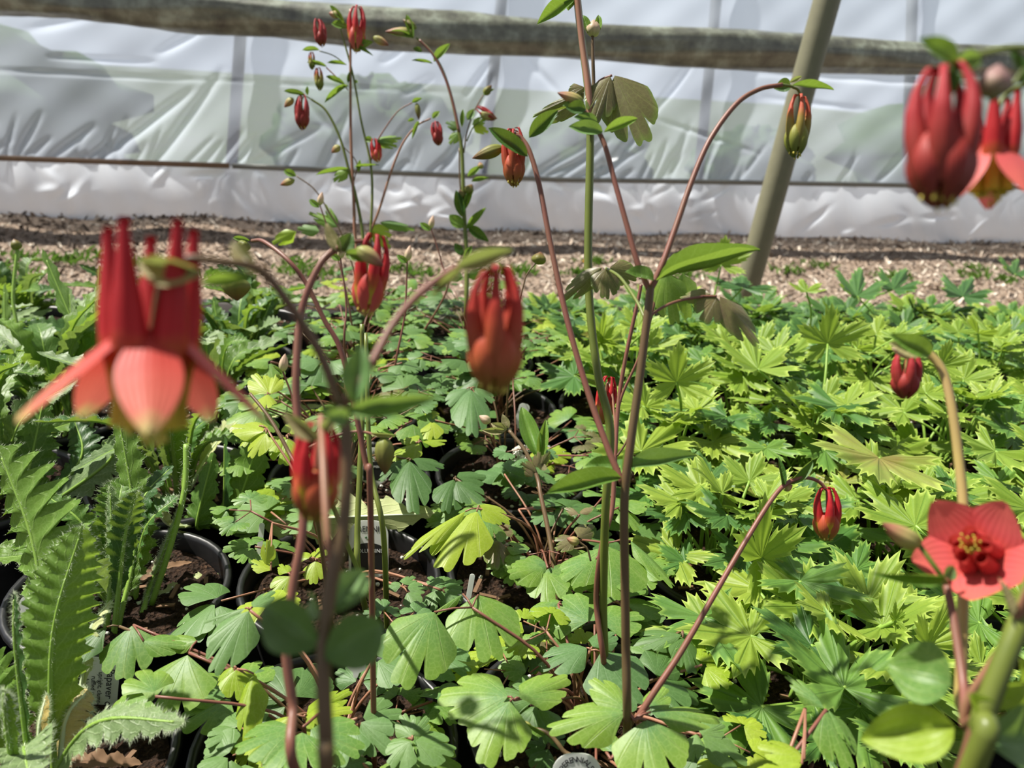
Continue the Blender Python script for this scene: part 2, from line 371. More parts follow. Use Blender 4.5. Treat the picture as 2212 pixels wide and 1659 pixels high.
# path of wood chips, gently uneven
wL, wR = G(0, 462, 0), G(2212, 522, 0); wd_ = nrm(wR - wL); wn_ = np.array([wd_[1], -wd_[0], 0])   # wn_ points to the camera side
def onwall(px, py, off=0):
    v = ray(px, py); o = wL + wn_ * off; t = ((o - CAM) @ wn_) / (v @ wn_); q = CAM + v * t
    return float((q - wL) @ wd_), float(q[2])
def WP(s, z, off=0): return wL + wd_ * s + wn_ * off + np.array([0, 0, z])
def bump2(x, y): return .006 * math.sin(x * 3.1 + 1) * math.sin(y * 4.3) + .004 * math.sin(x * 9.7 + y * 5)
mb = MB(); V = []; nx, ny = 120, 50
for j in range(ny):
    for i in range(nx):
        u = -5 + 10.5 * i / (nx - 1); v = VB + .02 + (2.4) * j / (ny - 1); q = UV2(u, v)
        k = (q - wL) @ wn_
        z = bump2(q[0], q[1]) + (.022 * math.exp(-((k - .25) / .18) ** 2) * (1 if q[0] < -.6 else .3) * (1 + .5 * math.sin(q[0] * 11)))
        V.append(q + np.array([0, 0, z]))
mb.add(V, grid_faces(ny, nx)); tag(mb.build('floor_path', M['path'], origin=(0, 0, 0)), kind='structure')
mb = MB()
for k in range(17000):
    u = rnd.uniform(-1.8, 2.8); v = VB + .03 + 1.75 * rnd.random() ** 1.15; q = UV2(u, v); kk = (q - wL) @ wn_
    if kk < .05: continue
    z = bump2(q[0], q[1]) + .002 + (.022 * math.exp(-((kk - .25) / .18) ** 2) * (1 if q[0] < -.6 else .3) * (1 + .5 * math.sin(q[0] * 11)))
    L = rnd.uniform(.004, .013); w = L * rnd.uniform(.25, .6); a = rnd.uniform(0, 6.28); tz = rnd.gauss(0, .45); tx = rnd.gauss(0, .5)
    d = np.array([math.cos(a) * math.cos(tz), math.sin(a) * math.cos(tz), math.sin(tz)]); s = nrm(np.cross(d, [0, 0, 1])); s = s * math.cos(tx) + np.cross(s, d) * math.sin(tx)
    nn = np.cross(d, s) * L * .12; c = q + np.array([0, 0, z + abs(math.sin(tz)) * L * .7])
    cv = rnd.random() ** (1.9 if (kk < .5 and q[0] < -.5) else .9)
    VV = [c - d * L - s * w, c + d * L - s * w * .7, c + d * L * 1.1 + s * w * .6, c - d * L * .9 + s * w, c + nn * 3]
    mb.add(VV, [(0, 1, 4), (1, 2, 4), (2, 3, 4), (3, 0, 4)], [(cv, 0)] * 5)
tag(mb.build('wood_chips', M['chip'], origin=(0, 0, 0), smooth=False), 'loose beige and grey wood chips covering the path', 'wood chips', kind='stuff')
mb = MB(); boxm(mb, UV2(.2, VB, BOARD_H / 2), e1 * 3.6, e2 * .014, np.array([0, 0, BOARD_H / 2]))
tag(mb.build('edging_board', M['board'], origin=tuple(UV2(.2, VB, 0))), 'long dark edging board between the potted plants and the chip path', 'board')
# ground outside
mb = MB(); a = WP(-14, -.03, -.06); b = WP(18, -.03, -.06); mb.add([a, b, b - wn_ * 30, a - wn_ * 30], [(0, 1, 2, 3)])
tag(mb.build('ground_outside', M['grass'], origin=(0, 0, 0)), kind='structure')
# hedges outside, blurred behind the film
for (s, zz, rr, ln) in [(-1.2, .35, .45, 1.1), (1.15, .22, .30, .5), (2.3, .16, .24, .35), (3.3, .16, .2, .35), (5.2, .4, .5, 1.2)]:
    mb = MB(); V = []; nr, nc = 22, 36; c = WP(s, zz * .5, -1.6)
    for i in range(nr):
        for j in range(nc):
            th = math.pi * i / (nr - 1); ph = 2 * math.pi * j / nc
            k = 1 + .12 * math.sin(ph * 5 + th * 7) + .08 * math.sin(ph * 11 - th * 5) + rnd.uniform(-.05, .05)
            V.append(c + wd_ * ln * math.sin(th) * math.cos(ph) * k + wn_ * rr * math.sin(th) * math.sin(ph) * k + np.array([0, 0, rr * math.cos(th) * k]))
    mb.add(V, grid_faces(nr, nc, True)); 
    lab = {-1.2: 'green bush outside behind the film at the far left', 1.15: 'low green bush outside behind the film left of the tall thin columbines', 2.3: 'low green bush outside, seen faintly behind the tall thin columbines', 3.3: 'low bush outside behind the film near the leaning pole', 5.2: 'green bush outside behind the film beyond the right edge'}[s]
    tag(mb.build('bush', M['hedge'], origin=tuple(WP(s, 0, -1.6))), lab, 'bush', 'bushes outside the greenhouse')
# film: ridges traced as tension folds
railL = onwall(0, 340); rail2 = onwall(498, 356); railm = onwall(1200, 388); railR = onwall(2212, 402)
def rail_z(s): return float(np.interp(s, [railL[0], rail2[0], railm[0], railR[0]], [railL[1], rail2[1], railm[1], railR[1]]))
RID = []
def ridge(x0, y0, x1, y1, w=.010, a=.006):
    p0, p1 = onwall(x0, y0), onwall(x1, y1); RID.append((np.array(p0), np.array(p1), w, a * 2.3))
for r_ in [(225, 338, 422, 186, .012, .010), (345, 338, 480, 145, .012, .009), (118, 334, 206, 268, .010, .007), (195, 340, 247, 300, .006, .006), (38, 332, 84, 238, .008, .006),
           (510, 350, 556, 290, .010, .008), (548, 352, 700, 270, .010, .006), (345, 108, 440, 55, .012, .006), (125, 124, 335, 134, .006, .006), (0, 152, 500, 176, .005, .004), (520, 176, 1040, 205, .004, .002),
           (810, 372, 935, 215, .014, .009), (830, 130, 880, 95, .012, .006), (880, 200, 940, 165, .009, .006), (960, 365, 1000, 300, .01, .006), (985, 330, 1070, 160, .012, .008), (1015, 200, 1065, 130, .008, .006),
           (1330, 355, 1432, 228, .012, .012), (1432, 228, 1508, 136, .010, .010), (1165, 376, 1300, 300, .009, .006), (1190, 380, 1310, 330, .007, .006), (1220, 382, 1330, 300, .008, .006), (1255, 384, 1400, 320, .008, .006),
           (1290, 386, 1380, 330, .008, .006), (1410, 388, 1450, 300, .008, .005), (1450, 388, 1500, 260, .010, .005), (1140, 120, 1230, 220, .01, .004), (1460, 270, 1650, 335, .006, .004), (1900, 390, 2000, 290, .012, .005), (2120, 330, 2212, 230, .014, .007), (1690, 160, 2212, 190, .01, .004),
           (640, 200, 760, 330, .012, .004), (700, 355, 760, 230, .012, .005), (60, 60, 200, 30, .012, .004), (1690, 215, 1900, 240, .008, .003), (2050, 150, 2212, 160, .01, .004)]: ridge(*r_)
rr_ = random.Random(3)
for k in range(60):
    x = rr_.uniform(-150, 2300); y = np.interp(x, [0, 1100, 2212], [345, 384, 404]); l = rr_.uniform(25, 120); a_ = rr_.uniform(.6, 1.35)
    ridge(x, y, x + l * math.cos(a_), y - l * math.sin(a_), rr_.uniform(.004, .010), rr_.uniform(.002, .005))
def film_sheet(name, s0, s1, zf0, zf1, ns, nz, material, fn, label=None):
    S = np.linspace(s0, s1, ns); T = np.linspace(0, 1, nz); SS, TT = np.meshgrid(S, T)
    z0 = np.array([zf0(s) for s in S]); z1 = np.array([zf1(s) for s in S]); ZZ = z0[None] + (z1 - z0)[None] * TT
    off = fn(SS, ZZ, TT)
    V = wL[None, None] + SS[..., None] * wd_ + off[..., None] * wn_ + ZZ[..., None] * np.array([0, 0, 1.0])
    mb = MB(); mb.add(V.reshape(-1, 3), grid_faces(nz, ns), np.stack([TT.ravel(), SS.ravel()], 1))
    return tag(mb.build(name, material, origin=(0, 0, 0)), kind='structure')
def upper_fn(S, Z, T):
    d = .012 * np.sin(S * 2.3 + Z * 3) + .006 * np.sin(S * 7 - Z * 9 + 1) + .0022 * np.sin(S * 21 + Z * 26) + .0015 * np.sin(S * 33 - Z * 41) - Z * .10
    for p0, p1, w, a in RID:
        dx, dz = p1 - p0; L2 = dx * dx + dz * dz; t = np.clip(((S - p0[0]) * dx + (Z - p0[1]) * dz) / L2, -.15, 1.15)
        dd = (S - p0[0] - t * dx) ** 2 + (Z - p0[1] - t * dz) ** 2
        env = np.clip(np.sin(np.clip(t * .8 + .18, 0, 1) * math.pi), 0, 1)
        d = d + a * env * np.exp(-dd / (w * w))
    return d
WS0, WS1 = -1.6, 6.0
film_sheet('wall_back', WS0, WS1, rail_z, lambda s: 1.15, 980, 150, M['film'], upper_fn)
sk = random.Random(11); DI = [(sk.uniform(-.3, 2.2) if k < 60 else sk.uniform(-1, 5.5), sk.uniform(.0, .16), sk.uniform(-1.2, 1.2), sk.uniform(.006, .016), sk.uniform(-.009, .009), sk.uniform(.02, .06)) for k in range(110)]
def skirt_fn(S, Z, T):
    d = .012 * np.sin(S * 2.3) + .05 * (1 - T) ** 2.2 * (1 + .25 * np.sin(S * 4)) + .003 * np.sin(S * 38 + 3 * np.sin(S * 5)) * (.3 + T) + .002 * np.sin(S * 71 + Z * 40)
    for (s, z, a, w, amp, ln) in DI:
        ca, sa = math.cos(a), math.sin(a); x = (S - s) * ca + (Z - z) * sa; y = -(S - s) * sa + (Z - z) * ca
        d = d + amp * np.exp(-(y / w) ** 2 - (x / ln) ** 2)
    return d
film_sheet('wall_back_skirt', WS0, WS1, lambda s: -.012 + .006 * math.sin(s * 9) + .004 * math.sin(s * 23), rail_z, 980, 60, M['skirt'], skirt_fn)
# rail: lath on the left, channel right
mb = MB(); s = rail2[0]
def railpts(s0, s1, n=20, off=.012, dz=0): return [WP(x, rail_z(x) + dz, off + .012 * math.sin(x * 2.3)) for x in np.linspace(s0, s1, n)]
def ribbon_box(mb, pts, hw, ht):
    V = []
    for q in pts:
        for (a, b) in ((-1, -1), (1, -1), (1, 1), (-1, 1)): V.append(q + wn_ * a * ht + np.array([0, 0, b * hw]))
    F = grid_faces(len(pts), 4, True) + [(3, 2, 1, 0), tuple((len(pts) - 1) * 4 + j for j in range(4))]; mb.add(V, F)
ribbon_box(mb, railpts(WS0, s, 14, .014), .0075, .008)
tag(mb.build('wooden_lath', M['lath'], origin=tuple(WP(0, rail_z(0)))), 'brown wooden lath clamping the film at the left', 'lath')
mb = MB(); ribbon_box(mb, railpts(s + .01, WS1, 40, .012), .008, .006); ribbon_box(mb, railpts(s + .01, WS1, 40, .019, .004), .0015, .002)
tag(mb.build('trim_1', M['alu'], origin=(0, 0, 0)), kind='structure')
# posts behind the film
for k, (xa, ya, xb, yb) in enumerate([(515, 70, 500, 356), (1075, 110, 1040, 385), (1545, 130, 1508, 395), (1995, 20, 1960, 400)]):
    t_, b_ = onwall(xa, ya, -.05), onwall(xb, yb, -.05); mb = MB()
    dx = (t_[0] - b_[0]) / (t_[1] - b_[1])
    tube(mb, [WP(b_[0] - dx * b_[1], 0, -.035), WP(b_[0] + dx * (1.2 - b_[1]), 1.2, -.155)], .019, 12)
    tag(mb.build('trim_%d' % (k + 2), M['post'], origin=(0, 0, 0)), kind='structure')
# rolled curtain
rollpx = [(-500, -62), (0, -12), (300, 10), (560, 36), (900, 68), (1300, 92), (1700, 112), (2212, 140), (2800, 168)]
pts = []
for (x, y) in rollpx: s_, z_ = onwall(x, y, .16); pts.append(WP(s_, z_, .16))
pp = spline(pts, 10); mb = MB(); n_ = len(pp); V = []; UVs = []
for i, q in enumerate(pp):
    for j in range(28):
        th = 2 * math.pi * j / 28; rr = .052 + .005 * math.sin(i * .35) + .0035 * math.sin(th * 3 + i * .22) + .002 * math.sin(th * 7 - i * .5) + .0015 * rnd.uniform(-1, 1)
        V.append(q + rr * (wn_ * math.cos(th) + np.array([0, 0, math.sin(th) * 1.05]))); UVs.append((j / 28, i / n_))
mb.add(V, grid_faces(n_, 28, True), UVs)
t = thing('rolled_side_curtain', tuple(pp[0]), 'rolled up greenish plastic side curtain hanging across the top of the picture', 'curtain'); mb.build('film_roll', M['roll'], t)
# leaning pole
pb = G(1595, 690, 0); pt_ = P(1803, -60, 1.56); pdir = nrm(pt_ - pb)
mb = MB(); tube(mb, [pb - pdir * .05 + pdir * k * .15 for k in range(12)], .0275, 24)
tag(mb.build('leaning_pole', M['pole'], origin=tuple(pb)), 'olive grey metal pole leaning in from the path at the right', 'pole')

# ------------------------------------------------------------------ leaf generators (return V local, faces, uv)
def jitter(r, s): return r.uniform(-s, s)
def columbine_leaflet(r, hi=True, style=None):
    """fan leaflet, base at 0, length 1 along +y, width 1 (x in -.5..+.5)"""
    nth, nr = (61, 7) if hi else (35, 4)
    phi = r.uniform(1.12, 1.28); th = np.linspace(-1, 1, nth); T_ = th * phi
    j = lambda a: jitter(r, a)
    discs = [(.66, j(.05), .27 + j(.02)), (.80, -.13 + j(.03), .165), (.80, .14 + j(.03), .16 + j(.02)), (.60, -.60 + j(.06), .26), (.60, .60 + j(.06), .26), (.66, -.44, .20 + j(.02)), (.66, .45, .20 + j(.02)), (.56, -.88, .20), (.56, .88, .20), (.36, -.55, .24), (.36, .55, .24)]
    rad = np.full(nth, .30) * np.clip((1 - np.abs(th) ** 4), .02, 1)
    for rc, tc_, q in discs:
        dl = T_ - tc_; disc = q * q - (rc * np.sin(dl)) ** 2; rr_ = np.where(disc > 0, rc * np.cos(dl) + np.sqrt(np.maximum(disc, 0)), 0); rad = np.maximum(rad, rr_)
    for c, d in ((-.30 + j(.03), r.uniform(.18, .48)), (.30 + j(.03), r.uniform(.18, .48)), (j(.02), r.uniform(0, .06)), (-.70, r.uniform(0, .12)), (.70, r.uniform(0, .12))): rad = rad * (1 - d * np.exp(-np.abs((T_ - c) / .045) ** 1.3))
    S = np.linspace(0, 1, nr) ** .85; TH, SS = np.meshgrid(th, S); RR = rad[None] * SS
    X = np.sin(TH * phi) * RR; Y = np.cos(TH * phi) * RR
    k = .5 / np.abs(X).max(); X = X * k; Y = Y / Y.max()
    Z = -.16 * RR ** 2 + .018 * np.cos(TH * math.pi * 3) * SS ** 1.5 * RR + .02 * np.sin(TH * 5 + r.uniform(0, 6)) * SS ** 2 - .10 * np.abs(TH) ** 2 * RR + jitter(r, .10) * X * 1.2
    return np.stack([X, Y, Z], -1).reshape(-1, 3), grid_faces(nr, nth), np.stack([(TH + 1) / 2, SS], -1).reshape(-1, 2)
def simple_blade(r, hi=True, fat=.8, fold=.25, droop=.2):
    nt_, nc = (16, 7) if hi else (9, 5)
    T, Vv = np.meshgrid(np.linspace(0, 1, nt_), np.linspace(-1, 1, nc), indexing='ij')
    w = np.sin(math.pi * T ** fat) ** .8 * .5; X = Vv * w
    Z = np.abs(Vv) * w * fold * 2 - droop * T ** 2 + .02 * np.sin(T * 9 + Vv)
    return np.stack([X, T, Z], -1).reshape(-1, 3), grid_faces(nt_, nc), np.stack([(Vv + 1) / 2, T], -1).reshape(-1, 2)
TEETH = [(0, 1), (.10, .86), (.17, .80), (.27, .90), (.36, .70), (.43, .68), (.53, .77), (.63, .58), (.70, .56), (.79, .61), (.9, .42), (1, .26)]
def delphinium_leaf(r, hi=True, cup=.25, nl=5):
    """palmate blade centred on 0, radius 1, petiole gap towards -y"""
    span = math.radians(r.uniform(146, 160)); xs = [t for t, _ in TEETH]; ys = [y for _, y in TEETH]
    th, rad, uu, pl = [], [], [], []; edges = np.linspace(-span, span, nl + 1)
    sa = xs if hi else [0, .17, .27, .43, .53, .8, 1]
    for i in range(nl):
        c = (edges[i] + edges[i + 1]) / 2; hw = (edges[i + 1] - edges[i]) / 2; sc = (1 - .26 * abs(c / span) ** 1.4) * r.uniform(.92, 1.06)
        loc = [-a for a in reversed(sa)] + sa[1:]
        if i: loc = loc[1:]
        for a in loc:
            th.append(c + a * hw * .985); rad.append(sc * np.interp(abs(a), xs, ys) * r.uniform(.96, 1.03)); uu.append((i + .5 + a * .5) / nl); pl.append(math.cos(a * math.pi))
    th, rad, uu, pl = map(np.array, (th, rad, uu, pl)); nr = 6 if hi else 4
    S = np.linspace(0, 1, nr) ** .8; RR = rad[None] * S[:, None]; TH = np.repeat(th[None], nr, 0); SS = np.repeat(S[:, None], len(th), 1)
    X = np.sin(TH) * RR; Y = np.cos(TH) * RR
    Z = cup * RR ** 1.3 - .34 * cup * RR ** 4 + .05 * pl[None] * SS * (.4 + RR) - .06 * RR ** 2 + .02 * np.sin(TH * 17) * SS
    return np.stack([X, Y, Z], -1).reshape(-1, 3), grid_faces(nr, len(th)), np.stack([np.repeat(uu[None], nr, 0), SS], -1).reshape(-1, 2)
def poppy_blade(r, curve, width, side, hi=True, lobes=9, deep=.45, fold=.35, petiole=.22, wave=.10):
    """blade along a curve (list of points), side = lateral direction at the base; returns world V"""
    nt_ = 128 if hi else 60; vs = np.array([-1, -.7, -.35, -.08, 0, .08, .35, .7, 1]) if hi else np.array([-1, -.5, -.1, .1, .5, 1])
    cp = np.array(spline(curve, 12)); tt = np.linspace(0, 1, len(cp)); t = np.linspace(0, 1, nt_)
    C = np.stack([np.interp(t, tt, cp[:, k]) for k in range(3)], 1); Tn = np.gradient(C, axis=0); Tn /= np.linalg.norm(Tn, axis=1)[:, None]
    L = np.linalg.norm(np.diff(C, axis=0), axis=1).sum()
    ph = r.random(); V = []; UV = []; sd_ = np.asarray(side, float)
    for i in range(nt_):
        sd_ = nrm(sd_ - Tn[i] * (sd_ @ Tn[i])); nn = np.cross(sd_, Tn[i])
        x = (t[i] - petiole) / (1 - petiole)
        env = .05 if x < 0 else max(.05, math.sin(math.pi * min(1, x) ** .85) ** .62)
        if x > .97: env *= max(.1, (1 - x) / .03)
        for j, vv in enumerate(vs):
            p_ = (x * lobes + ph + (.35 if vv > 0 else 0)) % 1.0; lob = 1 - deep * (abs(p_ - .5) * 2) ** 1.6
            pt2 = (x * lobes * 3.0) % 1.0; lob *= 1 - .2 * pt2
            if x < 0: lob = 1
            w = width * .5 * env * (1 + (lob - 1) * abs(vv) ** .6); fw = abs(vv) * env * width * .22
            zz = abs(vv) * w * fold + wave * w * math.sin(x * lobes * 6.28 + 2 * vv) * abs(vv)
            V.append(C[i] + sd_ * vv * w + Tn[i] * fw * (.6 if x > 0 else 0) + nn * zz); UV.append((vv / 2 + .5, t[i]))
    edge = [i * len(vs) for i in range(nt_)] + [i * len(vs) + len(vs) - 1 for i in range(nt_)]
    return np.array(V), grid_faces(nt_, len(vs)), np.array(UV), edge, C, L
def frame(base, tip, width, up, roll_=0.0):
    y = tip - base; L = np.linalg.norm(y); y = y / L; up = np.asarray(up, float); z = nrm(up - y * (up @ y)); x = np.cross(y, z)
    if roll_: x, z = x * math.cos(roll_) + z * math.sin(roll_), z * math.cos(roll_) - x * math.sin(roll_)
    return x * width, y * L, z * L
def put(mb, gen, base, tip, width, up, mi=0, roll_=0.0):
    V, F, UV = gen; x, y, z = frame(base, tip, width, up, roll_)
    mb.add(base + V[:, :1] * x + V[:, 1:2] * y + V[:, 2:] * z, F, UV, mi)

# ------------------------------------------------------------------ flowers
def flower(parent, tipTop, tipBot, wpx_m, opened, pm, sm, name='flower', spin=0.0, stamens=True, label=None, spread=1.0, hi=True, sepw=1.0):
    """columbine flower from the top of its spurs to the bottom; wpx_m = body width in metres"""
    top, bot = np.asarray(tipTop), np.asarray(tipBot); ax = nrm(top - bot); L = np.linalg.norm(top - bot)
    a = nrm(np.cross(ax, (top + bot) / 2 - CAM)) ; b = np.cross(ax, a); ctr = bot + (top - bot) * (.46 if opened > .3 else .44)
    K = wpx_m / .36 / L if True else 1     # lateral scale relative to L
    def at(rr, ph, z): return ctr + (a * math.cos(ph) + b * math.sin(ph)) * rr * L * K + ax * z * L
    mb = MB(); ns = 10 if hi else 6
    for k in range(5):
        ph = spin + 2 * math.pi * k / 5
        if opened > .3: tab = [(0, .54, .19, .026), (.04, .525, .195, .022), (.12, .45, .19, .028), (.3, .33, .18, .046), (.55, .16, .165, .07), (.75, 0, .14, .085), (.86, -.12, .12, .070), (.93, -.24, .11, .056), (1, -.36, .12, .058)]
        else: tab = [(0, .54, .035, .022), (.03, .56, .055, .026), (.10, .52, .085, .018), (.3, .38, .13, .026), (.5, .22, .14, .046), (.7, .05, .125, .062), (.85, -.12, .10, .066), (1, -.30, .06, .05)]
        rings = []; jr = rnd.uniform(.94, 1.06); jz = rnd.uniform(.95, 1.04); V = []; UV = []
        tv = np.linspace(0, 1, 17); cols = [np.interp(tv, [q[0] for q in tab], [q[m_] for q in tab]) for m_ in (1, 2, 3)]
        for i in range(17):
            z, rc, rt = cols[0][i] * jz, cols[1][i] * jr, cols[2][i]
            for j in range(ns):
                th = 2 * math.pi * j / ns
                rr = rc + rt * math.cos(th); tq = rt * math.sin(th)
                base_ = at(rr, ph, z); tang = (-a * math.sin(ph) + b * math.cos(ph)) * tq * L * K
                V.append(base_ + tang); UV.append((j / ns, tv[i]))
        F = grid_faces(17, ns, True) + [tuple(range(ns))]; mb.add(V, F, UV)
    ellipsoid(mb, at(0, 0, .02), ax, .05 * L * K, .05 * L, 8, 6)
    fo = mb.build(name, pm, parent)
    if label: fo['label'] = label
    for k in range(5):
        ph = spin + 2 * math.pi * (k + .5) / 5; mb = MB(); V = []; UV = []; nt_, nc = 15, 7
        ja = rnd.uniform(-.08, .08)
        for i in range(nt_):
            t_ = i / (nt_ - 1); w = .105 * math.sin(math.pi * min(1, t_ * .93 + .06) ** (1.05 if opened > .3 and sepw < 1.5 else .8)) ** .8 + .004; w *= sepw
            if opened > .3:
                ang = (.72 + ja) * spread; rr = .11 + .46 * t_ * math.sin(ang) * (1 + .1 * t_); z = .05 - .50 * t_ * math.cos(ang) - .10 * t_ ** 2; w *= 1.0
            else:
                rr = .08 + .115 * math.sin(math.pi * min(1, t_ * .9 + .08)) ** .8 - .05 * t_; z = .06 - .50 * t_; w *= 1.0
                rr = max(.015, rr)
            for j in range(nc):
                vv = (j - (nc - 1) / 2) / ((nc - 1) / 2); off = vv * w
                if opened > .3: q = at(rr, ph, z + (.03 * (1 - abs(vv)))) + (-a * math.sin(ph) + b * math.cos(ph)) * off * 1.25 * L * K
                else: q = at(rr - .03 * vv * vv, ph + off / max(rr, .06) * .9, z)
                V.append(q); UV.append((j / (nc - 1), t_))
        mb.add(V, grid_faces(nt_, nc), UV); mb.build('sepal', sm, fo)
    if stamens:
        mb = MB()
        for k in range(14 if hi else 6):
            ph = k * 2.4; r0 = .02; e = at(.05 + .02 * (k % 3), ph, -.36 - .10 * ((k * 7) % 5) / 5 * (1.0 if opened > .3 else .8)); s = at(r0, ph, 0)
            tube(mb, spline([s, (s + e) / 2, e], 3), .0022 * L * 4 * .5, 4); ellipsoid(mb, e, ax, .014 * L, .022 * L, 5, 4)
        mb.build('stamens', M['stam'], fo)
    return ctr
def bud(parent, base, tip, w, m='bud', label=None):
    mb = MB(); base, tip = np.asarray(base), np.asarray(tip); ax = nrm(tip - base); L = np.linalg.norm(tip - base)
    V = []; UV = []; a = nrm(np.cross(ax, cF)); b = np.cross(ax, a)
    for i in range(12):
        t_ = i / 11; rr = w * .5 * (math.sin(math.pi * t_ ** .75) ** .85) + .02 * w
        for j in range(15):
            th = 2 * math.pi * j / 15; k = 1 + .10 * math.cos(th * 5); V.append(base + ax * L * t_ + (a * math.cos(th) + b * math.sin(th)) * rr * k); UV.append((j / 15, t_))
    mb.add(V, grid_faces(12, 15, True), UV); o = mb.build('bud', M[m], parent)
    if label: o['label'] = label
    return o

# ------------------------------------------------------------------ pots
POT_R, SOIL_Z, RIM_Z = .074, .128, .143
def make_pot(parent, c, seed):
    r = random.Random(seed); mb = MB()
    prof = [(.0, .004), (.054, .0), (.055, .004), (.058, .05), (.062, .10), (.063, .112), (.066, .113), (.067, .118), (.0655, .121), (.068, .124), (.069, .134), (.074, .136), (.0755, .139), (.0745, .143), (.071, .1435), (.0695, .140), (.068, .128), (.066, .11), (.064, .09)]
    lathe(mb, c, prof, 44); po = mb.build('pot', M['pot'], parent)
    mb = MB(); V = [np.array([c[0], c[1], SOIL_Z + .004])]; UV = [(.5, .5)]; nr, nc = 9, 30
    for i in range(1, nr + 1):
        for j in range(nc):
            th = 2 * math.pi * j / nc; rr = .0675 * i / nr
            V.append(np.array([c[0] + rr * math.cos(th), c[1] + rr * math.sin(th), SOIL_Z + r.uniform(-.003, .004)])); UV.append((i / nr, j / nc))
    F = [(0, 1 + j, 1 + (j + 1) % nc) for j in range(nc)] + [tuple(1 + q for q in f) for f in grid_faces(nr, nc, True)]
    mb.add(V, F, UV)
    for k in range(26):
        rr = .062 * math.sqrt(r.random()); th = r.uniform(0, 6.28); s = r.uniform(.0008, .0020)
        ellipsoid(mb, (c[0] + rr * math.cos(th), c[1] + rr * math.sin(th), SOIL_Z + .004), (r.random(), r.random(), 1), s, s * .8, 5, 4, mi=1)
    for k in range(14):   # bark bits
        rr = .06 * math.sqrt(r.random()); th = r.uniform(0, 6.28); q = np.array([c[0] + rr * math.cos(th), c[1] + rr * math.sin(th), SOIL_Z + .004]); d = np.array([math.cos(k * 2.2), math.sin(k * 2.2), r.uniform(-.3, .3)])
        boxm(mb, q, d * r.uniform(.003, .008), np.cross(d, [0, 0, 1]) * .0015, np.array([0, 0, .0006]), mi=2)
    mb.build('soil', [M['soil'], M['perl'], M['dead']], parent, smooth=False)

# ------------------------------------------------------------------ the pots, one plant in each
def potc(a, b): return UV2(.12 + .155 * a, .18 + .155 * b)
SPEC = {}
for b in range(0, 7):
    for a in range(-9, 9):
        c = potc(a, b); x, y, k = proj(c + np.array([0, 0, .20]))
        if (a, b) in ((-1, 0), (0, 0)): SPEC[(a, b)] = 'columbine'; continue
        if k < .15: continue
        if x < -260 or x > 2470 or y > 2080: continue
        if b == 0: continue
        SPEC[(a, b)] = 'poppy' if a <= -2 else ('columbine' if a <= 0 else 'delphinium')
NAMES = {'poppy': 'potted_poppy', 'columbine': 'potted_columbine', 'delphinium': 'potted_delphinium'}
ORD = ['first', 'second', 'third', 'fourth', 'fifth', 'sixth', 'seventh', 'eighth', 'ninth']
ROW = {6: 'the row against the edging board', 5: 'the second row from the edging board', 4: 'the third row from the edging board', 3: 'the fourth row from the edging board', 2: 'the fifth row from the edging board', 1: 'the front row', 0: 'the foreground row'}
SPECIAL = {
    (0, 1): 'columbine with a forked brown stem and three arching flower stalks in the centre',
    (0, 2): 'columbine with one tall thick green stem reaching past the top of the picture',
    (-1, 1): 'columbine with a red flower on a reddish stem arching behind the blurred stems',
    (-1, 2): 'columbine with an olive drop shaped bud, left of the middle',
    (-1, 0): 'blurred columbine nearest the camera with a wide open red flower at left',
    (0, 0): 'blurred columbine at the right edge with a rose flower facing the camera',
    (-1, 6): 'tall thin columbine with several red flowers before the film, left of its twin',
    (0, 6): 'tall thin columbine before the film, right of its twin, with small buds',
    (-2, 1): 'hairy poppy with long jagged leaves in the bottom left corner beside the printed label',
    (-2, 2): 'poppy with upright jagged leaves in a black ribbed pot left of the columbines'}
PL, NL_ = {}, {}
for sp_ in ('poppy', 'columbine', 'delphinium'):
    for b in range(0, 7):
        row = sorted(a for (a, bb), s in SPEC.items() if bb == b and s == sp_)
        for i, a in enumerate(row):
            c = potc(a, b)
            if (a, b) in SPECIAL: lab = SPECIAL[(a, b)]
            else:
                if sp_ == 'poppy': lab = 'poppy, %s from right of its kind in %s' % (ORD[len(row) - 1 - i], ROW[b])
                elif sp_ == 'columbine': lab = 'leafy columbine, %s one in %s' % ('left' if a == -1 else 'right', ROW[b])
                else: lab = 'delphinium, %s from left of its kind in %s' % (ORD[i], ROW[b])
            t = thing(NAMES[sp_], (c[0], c[1], 0), lab, 'plant', {'poppy': 'potted poppies at the left', 'columbine': 'potted columbines in the middle', 'delphinium': 'potted delphiniums at the right'}[sp_])
            make_pot(t, c, 1000 + 31 * a + b); PL[(a, b)] = t; NL_[(a, b)] = c + np.array([0, 0, SOIL_Z])
def nearest(q, sp_, keys=None):
    return min((k for k in (keys or PL) if SPEC[k] == sp_), key=lambda k: np.linalg.norm(NL_[k][:2] - np.asarray(q)[:2]))
TAGBOX = [(150, 1390, 275, 1540), (740, 1110, 855, 1235), (780, 975, 840, 1035), (1000, 1230, 1030, 1290), (1180, 1615, 1310, 1659), (230, 1240, 430, 1420), (1110, 870, 1150, 920)]
def hides_tag(q, m=10):
    x, y, k = proj(q); return any(x0 - m < x < x1 + m and y0 - m < y < y1 + m for x0, y0, x1, y1 in TAGBOX)
def petiole(parent, a, b, r, m, sag=.0, name='petiole'):
    a, b = np.asarray(a), np.asarray(b); mid = a * .45 + b * .55 + np.array([0, 0, abs(b[2] - a[2]) * .12 + sag]); d = (b - a); mid[:2] = a[:2] + d[:2] * .38
    mb = MB(); tube(mb, spline([a, mid, b], 5), [r * 1.25, r], 5); return mb.build(name, m, parent)
def crownpt(key, r, rad=.012):
    c = NL_[key]; return np.array([c[0] + jitter(r, rad), c[1] + jitter(r, rad), c[2] + .002])
